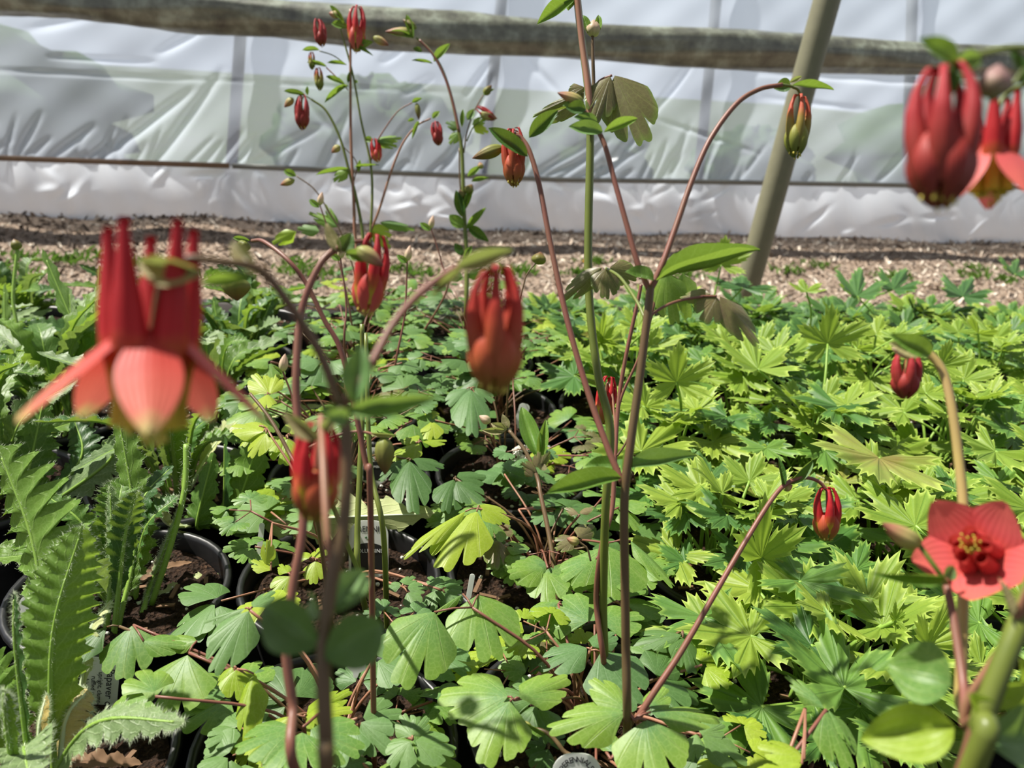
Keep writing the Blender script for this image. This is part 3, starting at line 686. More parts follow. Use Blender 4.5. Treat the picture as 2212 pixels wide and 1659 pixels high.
PM = {'col': 'sred', 'colb': 'spink', 'coly': 'spink', 'cold': 'sbrn', 'colp': 'sred'}

# traced columbine leaves: (joint px, z, material, [(base px, tip px, width px, dz)])
CL = [
 ((1110, 1512), .205, 'col', [(1097, 1505, 945, 1488, 150, -.004), (1102, 1515, 1040, 1642, 135, -.008), (1122, 1508, 1232, 1450, 92, .0)]),
 ((1370, 1555), .215, 'col', [(1350, 1540, 1182, 1562, 98, -.004), (1352, 1533, 1280, 1455, 72, .004), (1405, 1538, 1562, 1540, 78, -.002), (1403, 1530, 1440, 1478, 58, .002), (1395, 1555, 1425, 1690, 165, -.008)]),
 ((1020, 1312), .215, 'col', [(1033, 1285, 1066, 1418, 160, -.012), (938, 1322, 862, 1470, 155, -.012), (1000, 1283, 922, 1326, 20, -.004)]),
 ((1275, 1405), .19, 'colb', [(1298, 1408, 1385, 1520, 150, -.008), (1268, 1400, 1165, 1432, 88, -.002), (1280, 1398, 1330, 1350, 60, .0)]),
 ((1032, 1098), .215, 'coly', [(1030, 1105, 952, 1218, 130, -.012), (1005, 1105, 866, 1185, 46, -.008), (1035, 1092, 1106, 1118, 62, -.006)]),
 ((1315, 1172), .20, 'col', [(1313, 1180, 1325, 1285, 170, -.010), (1362, 1168, 1462, 1255, 46, -.010), (1287, 1208, 1203, 1248, 84, -.004)]),
 ((1206, 1305), .19, 'col', [(1205, 1302, 1142, 1340, 60, -.002), (1212, 1300, 1284, 1312, 56, -.002), (1214, 1308, 1262, 1350, 46, -.006)]),
 ((258, 1353), .19, 'cold', [(230, 1355, 114, 1432, 82, -.006)]),
 ((288, 1350), .19, 'col', [(285, 1352, 262, 1462, 126, -.010), (310, 1385, 400, 1388, 58, .0)]),
 ((408, 1410), .185, 'col', [(405, 1415, 340, 1548, 165, -.010), (425, 1385, 345, 1382, 50, .0)]),
 ((512, 1445), .19, 'coly', [(510, 1447, 522, 1508, 78, -.006), (503, 1440, 470, 1480, 36, -.004), (548, 1455, 528, 1602, 62, -.012)]),
 ((630, 1545), .185, 'coly', [(628, 1547, 528, 1628, 66, -.006), (640, 1610, 575, 1690, 100, -.004), (660, 1550, 760, 1520, 70, .0)]),
 ((655, 1550), .18, 'coly', [(660, 1555, 770, 1590, 90, -.004), (662, 1545, 760, 1480, 60, .0)]),
 ((540, 1318), .225, 'colb', [(537, 1320, 455, 1445, 96, -.010), (530, 1314, 437, 1335, 34, -.004), (545, 1312, 590, 1270, 46, .002)]),
 ((628, 1243), .185, 'coly', [(627, 1245, 588, 1282, 58, -.004), (622, 1238, 605, 1212, 30, .0)]),
 ((683, 1208), .185, 'coly', [(682, 1212, 676, 1258, 52, -.006), (684, 1206, 690, 1178, 44, .0), (668, 1206, 640, 1190, 34, 0)]),
 ((588, 1130), .215, 'coly', [(585, 1232, 545, 1205, 44, .004), (575, 1222, 578, 1168, 34, .016)]),
 ((888, 992), .20, 'cold', [(885, 996, 893, 1092, 88, -.008), (892, 992, 962, 1000, 60, -.004), (878, 992, 818, 1030, 46, -.004)]),
 ((982, 1033), .195, 'cold', [(980, 1036, 962, 1098, 74, -.006), (986, 1030, 1052, 1022, 66, -.002), (986, 1040, 1045, 1078, 70, -.004)]),
 ((1018, 838), .22, 'colb', [(1017, 842, 1022, 928, 84, -.012), (1008, 840, 966, 870, 52, -.006), (1026, 838, 1068, 862, 50, -.006)]),
 ((1078, 1160), .185, 'colp', [(1076, 1158, 1040, 1148, 40, .0), (1080, 1156, 1100, 1128, 44, .002), (1077, 1166, 1068, 1222, 62, -.004)]),
 ((1243, 1168), .19, 'colp', [(1240, 1165, 1198, 1160, 40, .0), (1248, 1160, 1284, 1128, 42, .002), (1240, 1170, 1200, 1182, 34, 0)]),
 ((1252, 1112), .20, 'colp', [(1250, 1112, 1222, 1092, 22, .003), (1254, 1110, 1282, 1088, 24, .003)]),
 ((892, 1597), .18, 'colb', [(890, 1592, 868, 1538, 58, .004), (898, 1600, 985, 1618, 88, -.002), (886, 1602, 838, 1650, 80, -.004), (890, 1590, 925, 1545, 46, .004)]),
 ((1160, 1335), .17, 'cold', [(1150, 1400, 1120, 1450, 80, -.004)]),
 ((1156, 1405), .165, 'colp', [(1155, 1385, 1110, 1402, 60, .0), (1160, 1385, 1192, 1412, 54, .0)]),
 ((870, 1268), .18, 'colb', [(868, 1265, 835, 1262, 34, .0), (870, 1262, 895, 1240, 36, .0), (880, 1270, 925, 1265, 44, .0), (880, 1280, 905, 1310, 42, -.002)]),
 ((955, 1275), .18, 'colb', [(955, 1272, 925, 1238, 40, 0), (962, 1270, 1000, 1250, 44, 0), (960, 1280, 1000, 1290, 40, 0)]),
 ((1120, 1100), .18, 'colb', [(1195, 1105, 1150, 1125, 62, -.002), (1200, 1100, 1245, 1130, 60, -.004), (1195, 1095, 1165, 1070, 40, 0)]),
 ((1320, 1640), .175, 'col', [(1328, 1625, 1300, 1560, 50, .0), (1330, 1632, 1375, 1655, 50, -.002)]),
 ((1185, 1610), .175, 'cold', [(1180, 1612, 1130, 1600, 66, 0), (1185, 1618, 1160, 1670, 60, 0), (1180, 1605, 1220, 1580, 50, 0)]),
 ((1515, 1590), .19, 'colb', [(1518, 1592, 1620, 1640, 80, -.006), (1512, 1588, 1565, 1555, 56, .0), (1505, 1585, 1492, 1640, 44, -.002)]),
 ((1475, 1360), .19, 'cold', [(1472, 1372, 1362, 1378, 70, -.004), (1475, 1378, 1500, 1450, 80, -.006)]),
 ((1740, 1530), .235, 'coly', [(1737, 1640, 1640, 1600, 74, .0), (1732, 1650, 1615, 1665, 56, -.004)]),
 ((1785, 1533), .24, 'col', [(1782, 1536, 1845, 1660, 88, -.010), (1780, 1530, 1702, 1452, 36, .006), (1790, 1534, 1845, 1605, 26, -.004)]),
 ((575, 925), .235, 'coly', [(570, 932, 502, 905, 66, .0), (575, 936, 535, 985, 60, -.012), (560, 920, 520, 960, 50, -.008)]),
 ((620, 940), .215, 'coly', [(618, 945, 560, 965, 60, -.002), (622, 948, 610, 1000, 74, -.010), (628, 938, 655, 900, 60, .004)]),
 ((580, 830), .24, 'coly', [(580, 850, 548, 800, 60, .012), (583, 852, 600, 800, 40, .012), (578, 852, 560, 880, 50, 0)]),
 ((905, 955), .20, 'coly', [(905, 950, 868, 942, 46, 0), (905, 958, 850, 990, 60, -.004), (912, 955, 965, 945, 46, 0)]),
]
hr = random.Random(21)
for (jx, jy), z, mm, ls in CL:
    jp = G(jx, jy, z); key = nearest(jp, 'columbine', [(a, b) for a in (-1, 0) for b in (0, 1, 2, 3, 4, 5)])
    mb = MB()
    for (bx, by, tx, ty, w, dz) in ls:
        B = G(bx, by, z); k = proj(B)[2]; T = G(tx, ty, z + dz)
        up = np.array([jitter(hr, .18), -.12 + jitter(hr, .15), 1])
        put(mb, columbine_leaflet(hr), B, T, w * k / FPX, up)
        if np.linalg.norm(B - jp) > .002: tube(mb, [jp, (jp + B) / 2 + np.array([0, 0, .001]), B], .0006, 5, 1)
    lf = mb.build('leaf', [M[mm], M[PM[mm]]], PL[key]); petiole(lf, crownpt(key, hr), jp, .0009, M[PM[mm]])

# upright poppy leaves traced: base px, mid px, tip px, base depth, tip depth, width px, twist, lobes, depth of lobes
PT = [
 ((-2, 1), (96, 1700), (82, 1230), (-6, 960), .43, .47, 270, .3, 10, .78, 'pop'),
 ((-2, 1), (110, 1690), (112, 1390), (178, 1135), .40, .40, 175, -.25, 13, .3, 'pop'),
 ((-2, 1), (60, 1700), (36, 1420), (30, 1280), .38, .38, 64, .9, 9, .3, 'popd'),
 ((-2, 1), (10, 1680), (14, 1560), (8, 1490), .36, .35, 50, .2, 9, .3, 'pop'),
 ((-2, 1), (30, 1665), (190, 1570), (400, 1558), .38, .36, 110, 1.0, 8, .45, 'popp'),
 ((-2, 1), (110, 1640), (140, 1560), (190, 1490), .40, .41, 105, .3, 5, .3, 'popy'),
 ((-2, 1), (85, 1640), (85, 1590), (100, 1500), .39, .40, 50, .6, 5, .3, 'popy'),
 ((-2, 1), (150, 1600), (190, 1380), (235, 1300), .42, .46, 60, .8, 7, .35, 'popl'),
 ((-2, 2), (232, 1380), (243, 1200), (238, 1048), .53, .53, 62, .3, 10, .45, 'popp'),
 ((-2, 2), (262, 1390), (292, 1150), (250, 860), .54, .57, 92, .1, 12, .3, 'pop'),
 ((-2, 2), (250, 1390), (270, 1160), (296, 1060), .53, .53, 80, -.7, 9, .35, 'popd'),
 ((-2, 2), (310, 1340), (330, 1250), (395, 1080), .55, .58, 24, .2, 8, .2, 'popp'),
 ((-2, 3), (430, 1220), (425, 1130), (462, 975), .63, .64, 78, .2, 6, .4, 'pop'),
 ((-2, 3), (455, 1215), (515, 1080), (575, 880), .64, .66, 90, -.1, 8, .3, 'pop'),
 ((-2, 3), (450, 1215), (480, 1110), (485, 940), .64, .66, 60, .7, 8, .3, 'popd'),
 ((-2, 3), (465, 1210), (660, 1120), (940, 1108), .63, .60, 120, .25, 5, .5, 'popl'),
 ((-2, 3), (470, 1200), (530, 1150), (590, 1115), .63, .62, 26, .3, 5, .1, 'pop'),
 ((-2, 3), (400, 1210), (360, 1130), (322, 1040), .62, .60, 60, .9, 7, .3, 'popl'),
 ((-2, 3), (440, 1180), (560, 1080), (640, 1095), .66, .66, 60, .2, 7, .4, 'popl'),
 ((-2, 2), (300, 1330), (400, 1270), (500, 1240), .56, .60, 60, .4, 6, .4, 'popl'),
 ((-3, 3), (120, 1220), (60, 1020), (95, 860), .62, .66, 110, -.3, 9, .35, 'pop'),
 ((-3, 3), (160, 1200), (170, 1000), (160, 900), .62, .66, 90, .2, 9, .35, 'popd'),
 ((-3, 3), (170, 1200), (230, 1000), (225, 950), .62, .62, 100, .2, 9, .45, 'popp'),
 ((-2, 4), (360, 1060), (330, 900), (345, 760), .78, .80, 70, .1, 10, .35, 'popp'),
 ((-2, 4), (400, 1060), (460, 980), (440, 880), .78, .78, 70, .4, 9, .35, 'popp'),
 ((-3, 4), (190, 1000), (185, 780), (90, 535), .80, .86, 56, -.2, 8, .55, 'pop'),
 ((-3, 4), (150, 1000), (155, 760), (150, 620), .80, .84, 48, .6, 12, .3, 'popp'),
 ((-3, 4), (180, 1000), (110, 830), (0, 790), .80, .76, 60, 1.1, 5, .5, 'popd'),
 ((-3, 4), (200, 1000), (225, 800), (200, 640), .80, .86, 60, .2, 9, .45, 'pop'),
 ((-4, 4), (20, 1000), (0, 800), (10, 610), .82, .88, 44, .2, 9, .45, 'pop'),
 ((-3, 5), (190, 820), (210, 700), (215, 570), .95, .98, 40, .2, 8, .6, 'pop'),
 ((-2, 5), (520, 860), (480, 740), (460, 640), .95, .98, 44, .1, 9, .4, 'pop'),
 ((-2, 5), (540, 860), (550, 740), (590, 640), .95, .98, 44, .1, 9, .4, 'popd'),
]
def poppy_leaf(key, curve, width, side, mm, hi, lobes, deep, r, hairs=False, pet=.18, fold=.35):
    mb = MB(); V, F, UV, edge, C_, L_ = poppy_blade(r, curve, width, side, hi, lobes, deep, petiole=pet, fold=fold); mb.add(V, F, UV)
    tube(mb, C_[: int(len(C_) * .95)] - np.array([0, 0, .0004]), [.0022 if hi else .0018, .0012, .0006], 5, 1)
    lf = mb.build('leaf', [M[mm], M['hair' if mm in ('popl', 'popy') else 'slime']], PL[key])
    if hairs:
        mb = MB(); cen = V.mean(0)
        for i in edge:
            for q in range(3):
                o = V[i]; d = nrm(nrm(o - C_[min(len(C_) - 1, i // 9)]) + np.array([jitter(r, .6), jitter(r, .6), jitter(r, .6)])); l = r.uniform(.0012, .0032); s = np.cross(d, cF) * .00009
                mb.add([o - s, o + s, o + d * l], [(0, 1, 2)])
        for i in range(len(C_)):
            for q in range(5):
                d = nrm([jitter(r, 1), jitter(r, 1), jitter(r, 1)]); l = r.uniform(.0015, .003); s = np.cross(d, cF) * .00009; o = C_[i] + d * .001; mb.add([o - s, o + s, o + d * l], [(0, 1, 2)])
        mb.build('leaf_hairs', M['hair'], lf)
    return lf
for key, bp, mp, tp, d0, d1, w, tw, lo, de, mm in PT:
    if key not in PL: continue
    c = NL_[key]; B = P(*bp, d0); B = np.array([c[0] + max(-.045, min(.045, B[0] - c[0])), c[1] + max(-.045, min(.045, B[1] - c[1])), c[2]])
    Mi, T = P(*mp, (d0 + d1) / 2), P(*tp, d1); dirv = nrm(T - B); side = nrm(np.cross(dirv, cF)); nn = np.cross(side, dirv); side = side * math.cos(tw) + nn * math.sin(tw)
    poppy_leaf(key, [B, Mi, T], w * d1 / FPX, side, mm, True, lo, de, hr, hairs=d1 < .6)
# hairy bud stalks of the poppies
def hairy_stalk(key, pts, r, budlen=0, nod=None):
    mb = MB(); pp_ = spline(pts, 8); tube(mb, pp_, r, 6); st = mb.build('stem', M['slime'], PL[key]); mb = MB()
    for q in pp_:
        for k in range(16):
            d = nrm([jitter(hr, 1), jitter(hr, 1), jitter(hr, .4)]); s = np.cross(d, cF) * .0001; o = q + nrm(jitter(hr, 1) * np.array([1, 0, 0]) + jitter(hr, 1) * np.array([0, 0, 1])) * .003 * hr.random() + d * r * .8; mb.add([o - s, o + s, o + d * .0038], [(0, 1, 2)])
    mb.build('stem_hairs', M['hair'], st)
c = NL_[(-2, 2)]; hairy_stalk((-2, 2), [c + np.array([.02, 0, 0]), P(368, 1180, .56), P(398, 1060, .57), P(402, 960, .58)], .0022)
if (-4, 4) in PL:
    c = NL_[(-4, 4)]; hairy_stalk((-4, 4), [c, P(24, 800, .84), P(28, 640, .86), P(38, 540, .87)], .002); bud(PL[(-4, 4)], P(38, 540, .87), P(30, 516, .87), .011, 'budg')

# delphinium leaves traced: centre px, direction px of the middle lobe, half width px, z, cup, material
DT = [
 (1518, 1332, 1606, 1470, 150, .185, .06, 'delg'), (1824, 1486, 1765, 1335, 175, .205, .34, 'delg'), (1728, 1254, 1912, 1315, 105, .215, .12, 'delg'), (1977, 1136, 1850, 1040, 135, .225, .15, 'del'),
 (1899, 989, 1893, 1065, 185, .235, .10, 'delr'), (1645, 1205, 1620, 1045, 100, .215, .75, 'del'), (1385, 975, 1480, 900, 110, .20, .1, 'del'), (1472, 1085, 1430, 1010, 100, .195, .1, 'del'),
 (1462, 825, 1458, 735, 100, .24, .6, 'del'), (1637, 797, 1600, 738, 105, .235, .35, 'del'), (1788, 742, 1782, 655, 100, .25, .55, 'del'), (1810, 878, 1790, 935, 120, .22, .1, 'delg'),
 (2035, 790, 2040, 735, 66, .25, .6, 'del'), (1852, 640, 1836, 560, 70, .22, .35, 'delb'), (1930, 625, 1965, 575, 66, .215, .25, 'delb'), (2080, 640, 2095, 605, 74, .205, .15, 'delb'), (2192, 592, 2185, 555, 46, .205, .3, 'delb'),
 (1558, 572, 1560, 520, 76, .275, .7, 'del'), (1604, 622, 1600, 600, 100, .25, .1, 'delb'), (1742, 630, 1725, 612, 52, .245, .4, 'del'), (1298, 742, 1300, 650, 36, .225, 1.1, 'del'), (1656, 968, 1690, 1010, 92, .20, .1, 'delg'),
 (2130, 842, 2150, 870, 88, .22, .15, 'delg'), (2000, 850, 2010, 830, 62, .235, .3, 'del'), (2225, 1100, 2090, 1092, 110, .215, .12, 'del'), (2150, 975, 2100, 1010, 105, .225, .15, 'del'), (2006, 1395, 2035, 1285, 78, .215, .5, 'del'),
 (2170, 1235, 2140, 1180, 80, .20, .3, 'delg'), (1480, 1215, 1420, 1180, 95, .17, .1, 'delg'), (1940, 1600, 1990, 1680, 130, .20, .1, 'delg'), (1660, 1560, 1640, 1640, 120, .17, .05, 'delb'), (1780, 1600, 1700, 1560, 95, .185, .1, 'delg'),
 (1935, 1340, 1912, 1240, 24, .22, .5, 'del'), (1560, 1420, 1640, 1400, 90, .165, .1, 'delb'), (1380, 905, 1340, 935, 70, .19, .1, 'delg'), (2120, 1440, 2190, 1400, 80, .19, .3, 'del'), (1850, 1230, 1800, 1190, 110, .19, .1, 'delg'),
 (1570, 900, 1540, 940, 90, .20, .12, 'delg'), (1700, 1080, 1760, 1060, 95, .20, .2, 'del'), (2060, 1060, 2100, 1040, 90, .215, .15, 'delg'), (1240, 690, 1220, 720, 60, .20, .1, 'delb'), (1340, 720, 1380, 740, 60, .21, .2, 'delb'),
]
for (cx, cy, tx, ty, rx, z, cup, mm) in DT:
    c = G(cx, cy, z); k = proj(c)[2]; key = nearest(c, 'delphinium')
    if cup > .4: T = P(tx, ty, k + .005)      # cupped young leaf, held nearly upright
    else: T = G(tx, ty, z + .004)
    if np.linalg.norm(T - c) > 2.2 * rx * k / FPX: T = c + nrm(T - c) * 2.0 * rx * k / FPX
    up = np.array([0, -.25, 1]) if cup <= .4 else np.array([0, -1.0, .9])
    T = c + nrm(T - c) * max(np.linalg.norm(T - c), .75 * rx * k / FPX)
    mb = MB(); put(mb, delphinium_leaf(hr, True, cup), c, T, rx * k / FPX, up); lf = mb.build('leaf', M[mm], PL[key]); petiole(lf, crownpt(key, hr, .02), c, .0013, M['slime'])

# ------------------------------------------------------------------ the remaining foliage of every pot
for key, t in PL.items():
    sp_ = SPEC[key]; r = random.Random(500 + key[0] * 17 + key[1] * 101); c = NL_[key]; dist = np.linalg.norm(c[:2]); near = dist < .75; px, py, kk = proj(c)
    if sp_ == 'columbine' and key[1] > 0:
        n = 19 if key[1] < 3 else 30
        for i in range(n):
            an = 2 * math.pi * (i * .382 + r.random() * .1); rh = r.uniform(.02, .095); zz = r.uniform(.018, .07) * (1 if key[1] < 3 else 1.4 if key[1] < 5 else 1.15)
            jp = c + np.array([math.cos(an) * rh, math.sin(an) * rh, zz])
            if hides_tag(jp, 45): continue
            s = r.uniform(.016, .031); out = np.array([math.cos(an), math.sin(an), -.15]); mm = r.choices(['col', 'colb', 'coly', 'cold', 'colp'], [7, 5, 2, 4, .4])[0]
            small = r.random() < .35; mb = MB(); joints = [(jp, out, s)] if not small else []
            if small:
                for q in (-1, 0, 1):
                    aa = an + q * 1.2; o2 = np.array([math.cos(aa), math.sin(aa), 0]); jq = jp + o2 * .016; joints.append((jq, o2, s * .62)); tube(mb, [jp, jq], .0005, 4, 1)
            for (jq, oo, ss) in joints:
                a0 = math.atan2(oo[1], oo[0])
                for q in (-1, 0, 1):
                    aa = a0 + q * 1.15 + jitter(r, .15); o2 = np.array([math.cos(aa), math.sin(aa), jitter(r, .25) - .05]); bq = jq + o2 * ss * .15
                    put(mb, columbine_leaflet(r, near), bq, bq + o2 * ss, ss * r.uniform(.95, 1.25), np.array([jitter(r, .3), jitter(r, .3) - .1, 1]))
            lf = mb.build('leaf', [M[mm], M[PM[mm]]], t); petiole(lf, crownpt(key, r), jp, .0008, M[PM[mm]])
    elif sp_ == 'delphinium':
        H = r.uniform(.055, .085) + (.01 if key[1] == 4 else 0) - (.022 if key[1] == 5 else .04 if key[1] == 6 else 0)
        for i in range(19):
            an = 2 * math.pi * (i * .382 + r.random() * .08); f_ = i / 18; rh = .085 * (1 - f_ * .75) * r.uniform(.7, 1.15); zz = .02 + H * (.25 + .75 * f_) * r.uniform(.85, 1.1)
            cc = c + np.array([math.cos(an) * rh, math.sin(an) * rh, zz])
            R_ = (.054 - .016 * f_) * r.uniform(.8, 1.15); cup = .08 + .5 * f_ ** 2 * r.random() + .1 * r.random()
            far = key[1] >= 5; mm = r.choices(['del', 'delg', 'delb', 'delr'], [7 - (4 if far else 0), 6, 2 + (6 if far else 0), .25])[0]
            if f_ > .75 and not far: mm = 'del'
            o2 = np.array([math.cos(an), math.sin(an), -.35 + .9 * f_ ** 2]); up = np.array([math.cos(an) * .35, math.sin(an) * .35 - .12, 1])
            mb = MB(); put(mb, delphinium_leaf(r, near or key[1] <= 4, cup), cc, cc + nrm(o2) * R_, R_ * r.uniform(.9, 1.05), up)
            lf = mb.build('leaf', M[mm], t); petiole(lf, crownpt(key, r, .02), cc, .0013, M['slime'])
    elif sp_ == 'poppy':
        n = {(-2, 1): 6, (-2, 2): 11, (-2, 3): 12}.get(key, 18)
        for i in range(n):
            an = 2 * math.pi * (i * .382 + r.random() * .1); tall = r.random(); Hh = r.uniform(.07, .15) * (.75 + .35 * tall); rh = r.uniform(.03, .11) * (1.25 - .5 * tall)
            if key[1] >= 5: Hh *= .78
            if key in ((-2, 1), (-2, 2)): Hh *= .6; rh *= 1.0
            B = c + np.array([math.cos(an) * .008, math.sin(an) * .008, 0]); o2 = np.array([math.cos(an), math.sin(an), 0])
            Mi = B + o2 * rh * .35 + np.array([0, 0, Hh * .72]); T = B + o2 * rh + np.array([0, 0, Hh * r.uniform(.75, 1.05)])
            if hides_tag(T, 30) or hides_tag(Mi, 30): continue
            side = nrm(np.cross(o2, [0, 0, 1]) + np.array([jitter(r, .5), jitter(r, .5), 0]))
            mm = r.choices(['pop', 'popp', 'popd', 'popl'], [6, 3, 5, .5])[0]
            poppy_leaf(key, [B, Mi, T], r.uniform(.022, .040), side, mm, near, r.randint(7, 11), r.uniform(.3, .5), r, pet=.12, hairs=(near and i % 2 == 0))
        if dist < .8:
            for i in range(3):   # withered leaves on the soil
                an = r.uniform(0, 6.28); B = c + np.array([0, 0, .004]); o2 = np.array([math.cos(an), math.sin(an), .05]); mb = MB(); V, F, UV, e_, C_, L_ = poppy_blade(r, [B, B + o2 * .025 + np.array([0, 0, .008]), B + o2 * .055], .014, nrm(np.cross(o2, [0, 0, 1])), False, 5, .4, petiole=.2); mb.add(V, F, UV); mb.build('withered_leaf', M['dead'], t)

# ------------------------------------------------------------------ flowering stems
def stem(key, pts, r0, r1, m='sred', ground=True, n=8, base=None, ns=8):
    """pts: (px, py, depth) from the top down; ends at the pot's soil"""
    q = [P(*p) for p in pts][::-1]
    if ground:
        c = NL_[key]; b = q[0] if base is None else G(*base, .13); b = np.array([c[0] + max(-.042, min(.042, b[0] - c[0])), c[1] + max(-.042, min(.042, b[1] - c[1])), c[2] - .004]); q = [b] + q
    mb = MB(); tube(mb, spline(q, n), [r0, (r0 + r1) / 2, r1], ns); return mb.build('stem', M[m], PL[key])
def blade(key, bx, by, tx, ty, w, d, dd=0, m='bract', lobed=False, roll_=0.0, upw=(0, -1, .35), label=None, bend=.2, name='leaf', fold=.25):
    B = P(bx, by, d); T = P(tx, ty, d + dd); mb = MB()
    put(mb, columbine_leaflet(hr) if lobed else simple_blade(hr, True, .8, fold, bend), B, T, w * d / FPX, upw, roll_=roll_); o = mb.build(name, M[m], PL[key])
    if label: o['label'] = label
    return o
def ped(key, pts, r, m='sred', last=None):
    q = [P(*p) for p in pts]
    if last is not None: q.append(last)
    mb = MB(); tube(mb, spline(q, 6), r, 7); return mb.build('stem', M[m], PL[key])
def fl(key, top, bot, d, w, opened, pm, sm, spin=None, dd=0, **k):
    return flower(PL[key], P(*top, d), P(*bot, d + dd), w * d / FPX, opened, M[pm], M[sm], spin=hr.uniform(0, 6) if spin is None else spin, **k)

# --- A: nearest columbine, far out of focus
A = (-1, 0)
c1 = fl(A, (326, 492), (322, 968), .158, 168, 1, 'pet', 'sep', spin=math.radians(54), spread=1.22, label='wide open red and yellow flower')
stem(A, [(738, 878, .172), (750, 960, .172), (742, 1140, .171), (714, 1270, .17), (699, 1420, .168), (706, 1640, .166), (712, 1760, .166)], .0019, .0014, 'sbrn')
ped(A, [(738, 882, .172), (690, 760, .170), (620, 650, .167), (560, 582, .164), (480, 566, .160), (400, 560, .158), (352, 600, .158)], [.0012, .0010, .0007], 'sbrn', c1)
blade(A, 442, 588, 298, 566, 62, .156, .0, 'bractp', roll_=.2, bend=.05, fold=.5)
blade(A, 545, 600, 432, 612, 34, .163, .0, 'bract', bend=.02)
blade(A, 566, 596, 500, 520, 40, .166, .004, 'bractp', bend=.05)
c2 = fl(A, (1072, 575), (1068, 852), .195, 128, 0, 'peto', 'sepo', spin=.3, label='half closed orange and red flower')
ped(A, [(738, 882, .172), (800, 790, .176), (850, 700, .182), (910, 632, .188), (985, 580, .192), (1046, 560, .195), (1074, 600, .195)], [.0011, .0010, .0006], 'sred', c2)
blade(A, 985, 582, 1110, 540, 40, .19, .0, 'bractp', bend=.03); blade(A, 1000, 580, 930, 640, 20, .19, 0, 'bractp')
blade(A, 768, 872, 782, 745, 62, .172, .004, 'colb', bend=.04); blade(A, 748, 888, 945, 858, 46, .172, .002, 'colb', bend=.06); blade(A, 752, 900, 700, 896, 40, .168, -.004, 'colb', bend=.02)
blade(A, 740, 895, 690, 880, 34, .170, .0, 'colb')
c4 = fl(A, (690, 905), (678, 1128), .205, 104, 0, 'pet', 'sepo', spin=.9, label='red closed flower hanging in front of the stems')
ped(A, [(716, 1262, .172), (705, 1130, .176), (698, 1000, .186), (694, 930, .196), (692, 905, .203)], [.0009, .0008, .0007], 'spink', c4)
blade(A, 690, 950, 612, 890, 36, .195, .0, 'bractp', bend=.05); blade(A, 695, 935, 740, 880, 26, .197, 0, 'bractp')
blade(A, 692, 1398, 562, 1305, 112, .168, .008, 'cold', upw=(-.2, -.75, .7), bend=.1); blade(A, 702, 1425, 832, 1345, 120, .166, .01, 'cold', upw=(.3, -.7, .65), bend=.1)
blade(A, 712, 1330, 790, 1228, 78, .172, .012, 'colb', upw=(0, -.8, .6), bend=.08); blade(A, 700, 1330, 660, 1285, 60, .174, .01, 'colb')
# second stem of the same plant group, stands in the next pot
A2 = (-1, 1)
c3 = fl(A2, (812, 506), (790, 682), .30, 76, 0, 'pet', 'sep', spin=.5, label='red flower with a curled spur and yellow stamens')
stem(A2, [(742, 528, .29), (700, 560, .285), (668, 620, .282), (648, 690, .28), (640, 800, .275), (642, 900, .272), (655, 1120, .262), (632, 1270, .256), (618, 1400, .252), (632, 1520, .25), (652, 1690, .25)], .0018, .0013, 'sred')
ped(A2, [(742, 528, .29), (770, 522, .295), (800, 530, .30)], .0008, 'sred', c3)
blade(A2, 740, 545, 760, 503, 38, .288, .0, 'bractd', bend=.05); blade(A2, 738, 548, 700, 478, 26, .288, 0, 'bractp'); blade(A2, 745, 548, 812, 560, 26, .287, 0, 'bract'); bud(PL[A2], P(770, 535, .285), P(828, 575, .285), .0055, 'bud')
stem(A2, [(742, 775, .36), (700, 690, .36), (660, 610, .36), (620, 560, .36), (570, 522, .37), (545, 520, .38)][::-1] + [(790, 1000, .36), (800, 1080, .36)], .0016, .0009, 'sred')
b_ = bud(PL[A2], P(533, 520, .38), P(520, 545, .38), .006, 'budg'); blade(A2, 540, 520, 500, 512, 12, .38)
bud(PL[A2], P(510, 600, .36), P(512, 650, .36), .012, 'budg')
# --- B: blurred columbine at the right edge
B_ = (0, 0)
c5 = fl(B_, (2040, 140), (2030, 448), .165, 150, 0, 'petd', 'sepd', spin=.3, label='dull crimson closed flower')
stem(B_, [(2330, 1120, .21), (2250, 1230, .205), (2180, 1400, .20), (2120, 1560, .20), (2085, 1700, .20)], .0030, .0026, 'sgrn')
stem(B_, [(2045, 1265, .24), (2060, 1340, .235), (2080, 1470, .225), (2084, 1560, .215), (2068, 1690, .21)], .0016, .0013, 'sred')
stem(B_, [(2330, 900, .18), (2260, 1180, .19), (2170, 1390, .205), (2100, 1500, .212), (2084, 1560, .215)], .0014, .0011, 'spink', ground=False)
ped(B_, [(2330, 900, .18), (2360, 500, .175), (2320, 200, .17), (2230, 110, .168), (2120, 118, .166), (2060, 150, .165)], [.0011, .0008, .0006], 'sgrn', c5)
blade(B_, 2062, 140, 1985, 82, 46, .165, .0, 'bract', bend=.03); blade(B_, 2060, 142, 2125, 122, 42, .165, 0, 'bract', bend=.1); blade(B_, 2060, 130, 2052, 215, 30, .164, 0, 'bractd'); blade(B_, 2205, 190, 2185, 95, 24, .168, 0, 'bractd')
bud(PL[B_], P(2140, 212, .166), P(2158, 138, .166), .0062, 'budm'); ped(B_, [(2230, 112, .168), (2190, 180, .167), (2140, 215, .166)], .0006, 'sgrn')
c6 = fl(B_, (2146, 205), (2140, 440), .20, 90, 1, 'pet', 'sepk', spin=math.radians(20), spread=.95, label='open flower with yellow lips, partly behind the crimson one')
ped(B_, [(2320, 200, .17), (2260, 170, .19), (2180, 200, .20), (2150, 250, .20)], .0006, 'sgrn', c6)
